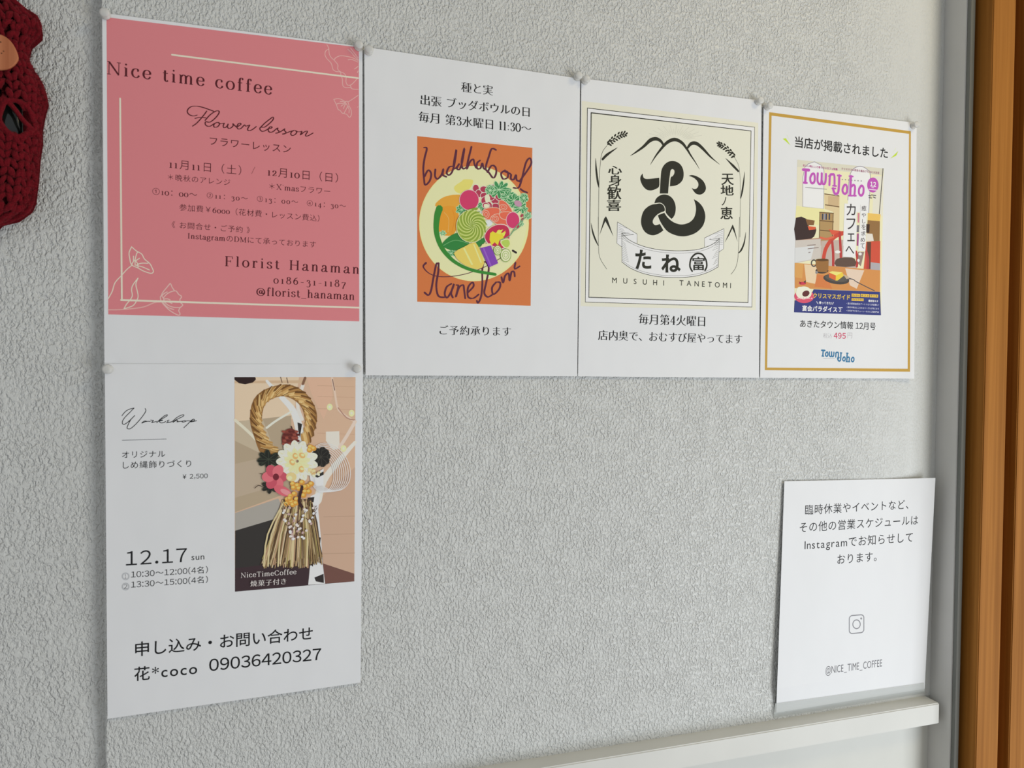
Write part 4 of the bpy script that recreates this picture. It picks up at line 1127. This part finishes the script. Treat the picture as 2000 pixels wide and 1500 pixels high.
# ---------------------------------------------------------------- schedule notice (lower right)
def schedule_notice():
    S = sheet('notice', 'white schedule notice with a grey camera logo, curling above the rail at lower right',
              [(1532, 940), (1827, 933.5), (1806, 1345), (1516, 1392.5)],
              lambda u, v: 1.2 + 4.5 * (1 - u) * (.25 + .75 * min(1, v * 1.2)) * (1 if v < .9 else max(.2, (1 - v) * 10)) + 95 * max(0, u - .55) ** 2.6 * (1 - .6 * v), 0.004, True, 214)
    A = Art(S, 1); dk = '#18181a'
    A.text('臨時休業やイベントなど、', 'gothic', (1572.5, 1003.5), (1774, 996), dk, h=21.5)
    A.text('その他の営業スケジュールは', 'gothic', (1562, 1037.5), (1793, 1027), dk, h=21.5)
    A.text('Instagramでお知らせして', 'gothic', (1571.5, 1071), (1782.5, 1059.5), dk, h=26, base=-.02)
    A.text('おります。', 'gothic', (1635.5, 1101), (1712, 1097), dk, h=20)
    A.text('@NICE_TIME_COFFEE', 'gothic', (1612.5, 1316), (1722.5, 1306), '#6a6a6e', h=19, base=-.1, cond=True)
    A.build('printed_lettering')
    A = Art(S, 1); k = crop(1500, 1140, 4.0); g = '#808085'
    def rr(cx, cy, w, h, r):
        pts = []
        for sx, sy, a0 in ((1, 1, 0), (-1, 1, 90), (-1, -1, 180), (1, -1, 270)):
            for i in range(6):
                a = math.radians(a0 + 18 * i); X = sx * (w - r) + r * math.cos(a); Y = sy * (h - r) + r * math.sin(a)
                pts.append((cx + X, cy + Y - (X) * .085))
        return pts
    A.line(k, rr(692, 316, 57, 70, 24), g, 8, 0, True)
    A.ring(k, 692, 317, 29, 34, g, 8); A.ell(k, 728, 272, 7, 8, g)
    A.build('camera_logo')
    # translucent tape along the foot of the sheet
    tm = principled('frosted_tape', (0.62, 0.64, 0.62), 0.8, 0.15)
    tm.node_tree.nodes['Principled BSDF'].inputs['Alpha'].default_value = 0.55
    T = Sheet(None, [(1514, 1374), (1805, 1333.5), (1806.5, 1354), (1511, 1402)], None, 0)
    def _xy(u, v):
        c = T.c
        return ((1 - v) * ((1 - u) * c[0][0] + u * c[1][0]) + v * ((1 - u) * c[3][0] + u * c[2][0]), (1 - v) * ((1 - u) * c[0][1] + u * c[1][1]) + v * ((1 - u) * c[3][1] + u * c[2][1]))
    T._xy = _xy
    V, Fc = [], []; nu, nv = 24, 8
    for j in range(nv + 1):
        for i in range(nu + 1):
            u, v = i / nu, j / nv
            x, y = _xy(u, v)
            h = (max(.1, S.h(*S.uv(x, y))) + .6) if v < .7 else max(.4, (max(.1, S.h(*S.uv(*_xy(u, .7)))) + .6) * (1 - (v - .7) / .3))
            kk = 1 - h / -CAM[2]
            V.append(w3(CAM[0] + (x - CAM[0]) * kk, CAM[1] + (y - CAM[1]) * kk, -h))
    for j in range(nv):
        for i in range(nu):
            a = j * (nu + 1) + i
            Fc.append((a, a + nu + 1, a + nu + 2, a + 1))
    t = mesh_obj('adhesive_tape', V, Fc, tm)
    tag(t, 'frosted tape strip along the foot of the schedule notice above the rail', 'tape')

flower_notice(); workshop_flyer(); bowl_notice(); rice_notice(); magazine_notice(); schedule_notice()
# ---------------------------------------------------------------- clear push pins
PLASTIC = principled('clear_plastic', (0.9, 0.9, 0.87), 0.4, 0.5)
PLASTIC.node_tree.nodes['Principled BSDF'].inputs['Transmission Weight'].default_value = 0.4
STEEL = principled('pin_steel', (0.6, 0.6, 0.6), 0.3, 0.5, Metallic=1.0)

def lathe(prof, n=20):
    """surface of revolution about the axis that points out of the wall; (radius, distance) in mm"""
    V, Fc = [], []
    for r, d in prof:
        for i in range(n):
            a = 2 * math.pi * i / n
            V.append((r * math.cos(a), r * math.sin(a), d))
    for j in range(len(prof) - 1):
        for i in range(n):
            a, b = j * n + i, j * n + (i + 1) % n
            Fc.append((a, b, b + n, a + n))
    Fc.append(tuple(range(n - 1, -1, -1))); Fc.append(tuple(range((len(prof) - 1) * n, len(prof) * n)))
    return V, Fc

def pin_proto(x, y, d):
    root = empty('push_pin', w3(x, y, -d))
    V, Fc = lathe([(2.2, 0.0), (3.6, .15), (3.9, .7), (3.4, 1.3), (2.4, 1.9), (2.1, 2.8), (2.3, 3.6), (3.1, 4.4), (3.7, 5.0), (3.8, 5.6), (3.2, 6.2), (1.8, 6.6), (.4, 6.7)])
    h = mesh_obj('pin_head', [Vector((a / 1000, -c / 1000, b / 1000)) + root.location for a, b, c in V], Fc, PLASTIC, root, smooth=True)
    V, Fc = lathe([(.05, -8.0), (.45, -7.0), (.45, 1.5)], 8)
    n = mesh_obj('needle', [Vector((a / 1000, -c / 1000, b / 1000)) + root.location for a, b, c in V], Fc, STEEL, root, smooth=True)
    return root
pins = [(207, 30, 1.6, 'clear push pin in the upper left corner of the pink notice'),
        (700, 92, 1.7, 'clear push pin in the upper right corner of the pink notice'),
        (720, 101, 2.9, 'clear push pin in the upper left corner of the vegetable bowl notice'),
        (1127, 151, 3.0, 'clear push pin in the upper right corner of the vegetable bowl notice'),
        (1142, 158, 2.6, 'clear push pin in the upper left corner of the knotted emblem notice'),
        (1480, 199, 2.6, 'clear push pin in the upper right corner of the knotted emblem notice'),
        (1498, 209, 2.7, 'clear push pin in the upper left corner of the gold bordered notice'),
        (1783, 246, 2.7, 'clear push pin in the upper right corner of the gold bordered notice'),
        (212, 721, 2.8, 'clear push pin in the upper left corner of the workshop flyer'),
        (697, 720, 2.9, 'clear push pin in the upper right corner of the workshop flyer')]
p0 = None
for x, y, d, lab in pins:
    q = px(x, y, d)
    if p0 is None:
        p0 = r = pin_proto(q[0], q[1], d)
    else:
        r = p0.copy(); COL.objects.link(r); r.location = w3(q[0], q[1], -d)
        for ch in list(p0.children):
            c = ch.copy(); COL.objects.link(c); c.parent = r
    tag(r, lab, 'push pin', 'clear push pins')

# ---------------------------------------------------------------- crocheted holder at the left edge
YARN = principled('dark_red_wool', hexlin('#680f19'), 0.95, 0.1)
p = YARN.node_tree.nodes['Principled BSDF']
p.inputs['Sheen Weight'].default_value = 0.15; p.inputs['Sheen Tint'].default_value = (0.8, 0.25, 0.25, 1)
tc = nd(YARN, 'ShaderNodeTexCoord'); nz = nd(YARN, 'ShaderNodeTexNoise'); nz.inputs['Scale'].default_value = 900; nz.inputs['Detail'].default_value = 4
lk(YARN, tc.outputs['Object'], nz.inputs['Vector'])
mx = nd(YARN, 'ShaderNodeMixRGB'); mx.inputs[1].default_value = (*hexlin('#33060c'), 1); mx.inputs[2].default_value = (*hexlin('#8a1824'), 1)
lk(YARN, nz.outputs['Fac'], mx.inputs[0]); lk(YARN, mx.outputs[0], p.inputs['Base Color'])
bp = nd(YARN, 'ShaderNodeBump'); bp.inputs['Strength'].default_value = 0.9; bp.inputs['Distance'].default_value = 0.0008
lk(YARN, nz.outputs['Fac'], bp.inputs['Height']); lk(YARN, bp.outputs[0], p.inputs['Normal'])

HX, HZ = -296.0, -4.0        # axis of the holder; its back rests against the wall
# half width by height (mm), from the scalloped top to the rounded foot
HW = [(-70, 22), (-21.0, 19.4), (-5.2, 19.9), (2.8, 19.9), (7.8, 20.9), (8.8, 27.5), (13.0, 36.6), (19.0, 40.1), (27.5, 39.4), (32.9, 32.6), (42.0, 30.4), (49.2, 30.7), (54.5, 33.5), (65.4, 39.8), (76.6, 44.0), (91.1, 40.7), (100.6, 39.2), (109.5, 39.5), (122.6, 37.6), (139.8, 36.4), (159.4, 34.1), (166.1, 31.2), (174.9, 21.3), (178.0, 10.8), (184, 6)]
def hw(y):
    for (a, u), (b, v) in zip(HW, HW[1:]):
        if a <= y <= b: return u + (v - u) * (y - a) / (b - a)
    return HW[0][1] if y < HW[0][0] else 4.0
def surf(y, ph, inset=0.0):
    w = hw(y) - inset; d = min(21.0, 9 + w * .28) - inset
    return Vector((HX + w * math.sin(ph), y, HZ - 3 - d * max(0.0, math.cos(ph)) ** .8))
def in_hole(q):
    for cx, cy, rx, ry in ((-268, 99, 9.5, 13), (-283, 78, 6, 5), (-284, 107, 7, 6), (-301, 96, 9, 13), (-318, 100, 8, 12)):
        if ((q.x - cx) / rx) ** 2 + ((q.y - cy) / ry) ** 2 < 1: return True
    return False
JIT = random.Random(2)
def tube(bmv, bmf, pts, rad, n=7):
    base = len(bmv)
    for i, q in enumerate(pts):
        a = pts[max(0, i - 1)]; b = pts[min(len(pts) - 1, i + 1)]
        t = (b - a).normalized(); u = t.cross(Vector((0, 0, 1)))
        if u.length < 1e-3: u = Vector((1, 0, 0))
        u.normalize(); v = t.cross(u)
        r = rad[i] if isinstance(rad, list) else rad
        for k in range(n):
            an = 2 * math.pi * k / n
            bmv.append(q + (u * math.cos(an) + v * math.sin(an)) * (r * JIT.uniform(.78, 1.22) if n > 3 else r))
    for i in range(len(pts) - 1):
        for k in range(n):
            a = base + i * n + k; b = base + i * n + (k + 1) % n
            bmf.append((a, b, b + n, a + n))
    bmf.append(tuple(base + k for k in range(n - 1, -1, -1))); e = base + (len(pts) - 1) * n
    bmf.append(tuple(e + k for k in range(n)))

hr = empty('crochet_holder', w3(HX, 183, HZ))
tag(hr, 'dark red crocheted holder with a scalloped edge hanging at the left edge of the photo', 'crochet holder')
RR = random.Random(11)
V, Fc = [], []
yy = -58.0; row = 0
while yy < 181:
    n = max(6, int(hw(yy) * 3.14 / 10.5))
    for i in range(n):
        for sg in (-1, 1):
            ph = -1.62 + 3.24 * (i + .5 + (.5 if row % 2 else 0) * 0) / n
            c = surf(yy, ph)
            if in_hole(c): continue
            e = 3.24 / n * .42
            a = surf(yy - 3.8, ph + sg * e * 1.05); b = surf(yy + 3.9, ph + sg * e * .15)
            m_ = (a + b) / 2 + Vector((0, 0, -1.3)) + Vector((RR.uniform(-1.1, 1.1), RR.uniform(-1.1, 1.1), RR.uniform(-.8, .8)))
            a.z += 1.2; b.z += 1.4
            s0 = RR.uniform(.95, 1.35)
            tube(V, Fc, [a, a.lerp(m_, .5) + Vector((0, 0, -.5)), m_, m_.lerp(b, .5) + Vector((0, 0, -.4)), b], [1.1 * s0, 1.75 * s0, 2.0 * s0, 1.75 * s0, 1.1 * s0])
    yy += 6.6; row += 1
# yarn round the openings and crossing strands
for cx, cy, rx, ry in ((-268, 99, 10, 13.5), (-301, 96, 9.5, 13.5), (-318, 100, 8.5, 12.5)):
    pts = []
    for i in range(25):
        a = 2 * math.pi * i / 24; x = cx + rx * math.cos(a) * (1 + .06 * math.sin(5 * a)); y = cy + ry * math.sin(a)
        s = max(-1, min(1, (x - HX) / hw(y))); pts.append(surf(y, math.asin(s)) + Vector((0, 0, -1.0)))
    tube(V, Fc, pts, 2.1)
for (x0, y0), (x1, y1) in (((-284, 104), (-262, 120)), ((-290, 84), (-272, 112)), ((-276, 84), (-256, 108)), ((-310, 80), (-288, 112))):
    pts = []
    for i in range(9):
        t = i / 8; x = x0 + (x1 - x0) * t + math.sin(t * 6) * .8; y = y0 + (y1 - y0) * t
        s = max(-1, min(1, (x - HX) / hw(y))); pts.append(surf(y, math.asin(s)) + Vector((0, 0, -.6)))
    tube(V, Fc, pts, 1.9)
# scalloped rim: a cord along both edges
for sg in (-1, 1):
    pts = [surf(-58 + i * 3.0, sg * 1.5) + Vector((sg * .4, 0, 0)) for i in range(80)]
    tube(V, Fc, pts, 2.0)
mesh_obj('stitches', [w3(*q) for q in V], Fc, YARN, hr, smooth=True)
# cloth behind the stitches, open where the glass shows
V, Fc = [], []; ny, nph = 96, 40
for j in range(ny + 1):
    for i in range(nph + 1):
        V.append(surf(-58 + 240 * j / ny, -1.57 + 3.14 * i / nph, 1.6))
for j in range(ny):
    for i in range(nph):
        a = j * (nph + 1) + i
        c = (V[a] + V[a + nph + 2]) / 2
        if not in_hole(c): Fc.append((a, a + nph + 1, a + nph + 2, a + 1))
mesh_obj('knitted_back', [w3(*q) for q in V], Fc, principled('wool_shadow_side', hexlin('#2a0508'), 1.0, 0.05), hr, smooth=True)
# flat back of the holder, against the wall
V, Fc = [], []
for j in range(61):
    y = -58 + 240 * j / 60
    for sx in (-1, 1):
        V.append(Vector((HX + sx * (hw(y) - 1.0), y, 5.0)))
for j in range(60):
    Fc.append((2 * j, 2 * j + 2, 2 * j + 3, 2 * j + 1))
mesh_obj('back_panel', [w3(*q) for q in V], Fc, YARN, hr)
# loose fibres
V, Fc = [], []
for i in range(7000):
    y = RR.uniform(-50, 180); ph = RR.uniform(-1.6, 1.6) if i % 3 else RR.choice([-1, 1]) * RR.uniform(1.2, 1.62)
    q = surf(y, ph)
    if in_hole(q): continue
    o = Vector((math.sin(ph), RR.uniform(-.6, .6), -math.cos(ph))).normalized()
    e = q + o * RR.uniform(1.8, 4.6) + Vector((RR.uniform(-1.4, 1.4), RR.uniform(-1.4, 1.4), 0))
    tube(V, Fc, [q, q.lerp(e, .5) + Vector((RR.uniform(-.4, .4), RR.uniform(-.4, .4), 0)), e], [.2, .16, .06], 3)
fb = mesh_obj('wool_fuzz', [w3(*q) for q in V], Fc, YARN, hr); fb['kind'] = 'stuff'

# dark glass bottle inside the holder
GL = principled('dark_bottle_glass', (0.012, 0.014, 0.012), 0.06, 0.6)
br = empty('glass_bottle', w3(HX, 151, HZ - 10))
tag(br, 'dark glass bottle showing through the opening of the red crocheted holder', 'bottle')
def vlathe(prof, n, cx, cz, flat=1.0):
    V, Fc = [], []
    for r, y in prof:
        for i in range(n):
            a = 2 * math.pi * i / n
            V.append(Vector((cx + r * math.cos(a), y, cz + r * math.sin(a) * flat)))
    for j in range(len(prof) - 1):
        for i in range(n):
            a, b = j * n + i, j * n + (i + 1) % n
            Fc.append((a, a + n, b + n, b))
    Fc.append(tuple(range(n))); Fc.append(tuple(range(len(prof) * n - 1, (len(prof) - 1) * n - 1, -1)))
    return [w3(*v) for v in V], Fc
V, Fc = vlathe([(9, 50), (10, 57), (16, 66), (26, 76), (29, 86), (29, 142), (27, 148), (22, 151)], 36, HX, HZ - 6.5, .28)
mesh_obj('bottle_body', V, Fc, GL, br, smooth=True)
V, Fc = vlathe([(10.5, 44), (11, 45), (11, 50.5), (10.5, 51)], 28, HX, HZ - 6.5, .4)
mesh_obj('bottle_cap', V, Fc, STEEL, br, smooth=True)
V, Fc = vlathe([(29.5, 118), (29.5, 124)], 36, HX, HZ - 6.5, .30)
mesh_obj('label_band', V, Fc, principled('silver_label', (0.55, 0.56, 0.58), 0.3, 0.5), br)

# wooden tag
TW = wood('reddish_tag_wood', hexlin('#a5603f'), hexlin('#c07a55'), 0.5)
tr = empty('wooden_tag', w3(-284, 52, -33))
tag(tr, 'oval reddish wooden tag with burnt marks on the red crocheted holder', 'tag')
c0 = px(-9, 104, 33)
pts = [px(*q, 33) for q in smooth([(-52, 92), (-30, 66), (2, 68), (22, 82), (34, 106), (33, 120), (18, 133), (-6, 136), (-34, 130), (-50, 114)], 6, True)]
V, Fc = [], []; n = len(pts)
for d, s in ((31.5, 1), (32.9, 1), (33.3, .97)):
    for x, y in pts: V.append(w3(c0[0] + (x - c0[0]) * s, c0[1] + (y - c0[1]) * s, -d))
for j in range(2):
    for i in range(n):
        a, b = j * n + i, j * n + (i + 1) % n
        Fc.append((a, b, b + n, a + n))
Fc.append(tuple(range(n - 1, -1, -1))); Fc.append(tuple(range(2 * n, 3 * n)))
mesh_obj('tag_plate', V, Fc, TW, tr)
BURN = principled('burnt_mark', hexlin('#4d3326'), 0.8, 0.1)
V, Fc = [], []
def dot(x, y, rx, ry):
    c = px(x, y, 33.4); b = len(V)
    for i in range(12):
        a = 2 * math.pi * i / 12; V.append(w3(c[0] + rx * math.cos(a), c[1] + ry * math.sin(a), -33.4))
    Fc.append(tuple(range(b, b + 12)))
for q in ((0, 82, 1.1, .45), (-4, 81, .9, .5), (7, 100, .5, .4), (3, 104, .5, .45), (-3, 100, .6, .45), (-12, 100, 1.6, .5), (-20, 92, .5, 1.6), (-30, 100, .5, 2)): dot(*q)
mesh_obj('burnt_marks', V, Fc, BURN, tr)

bpy.data.objects.remove(FOB); bpy.data.curves.remove(FCU)
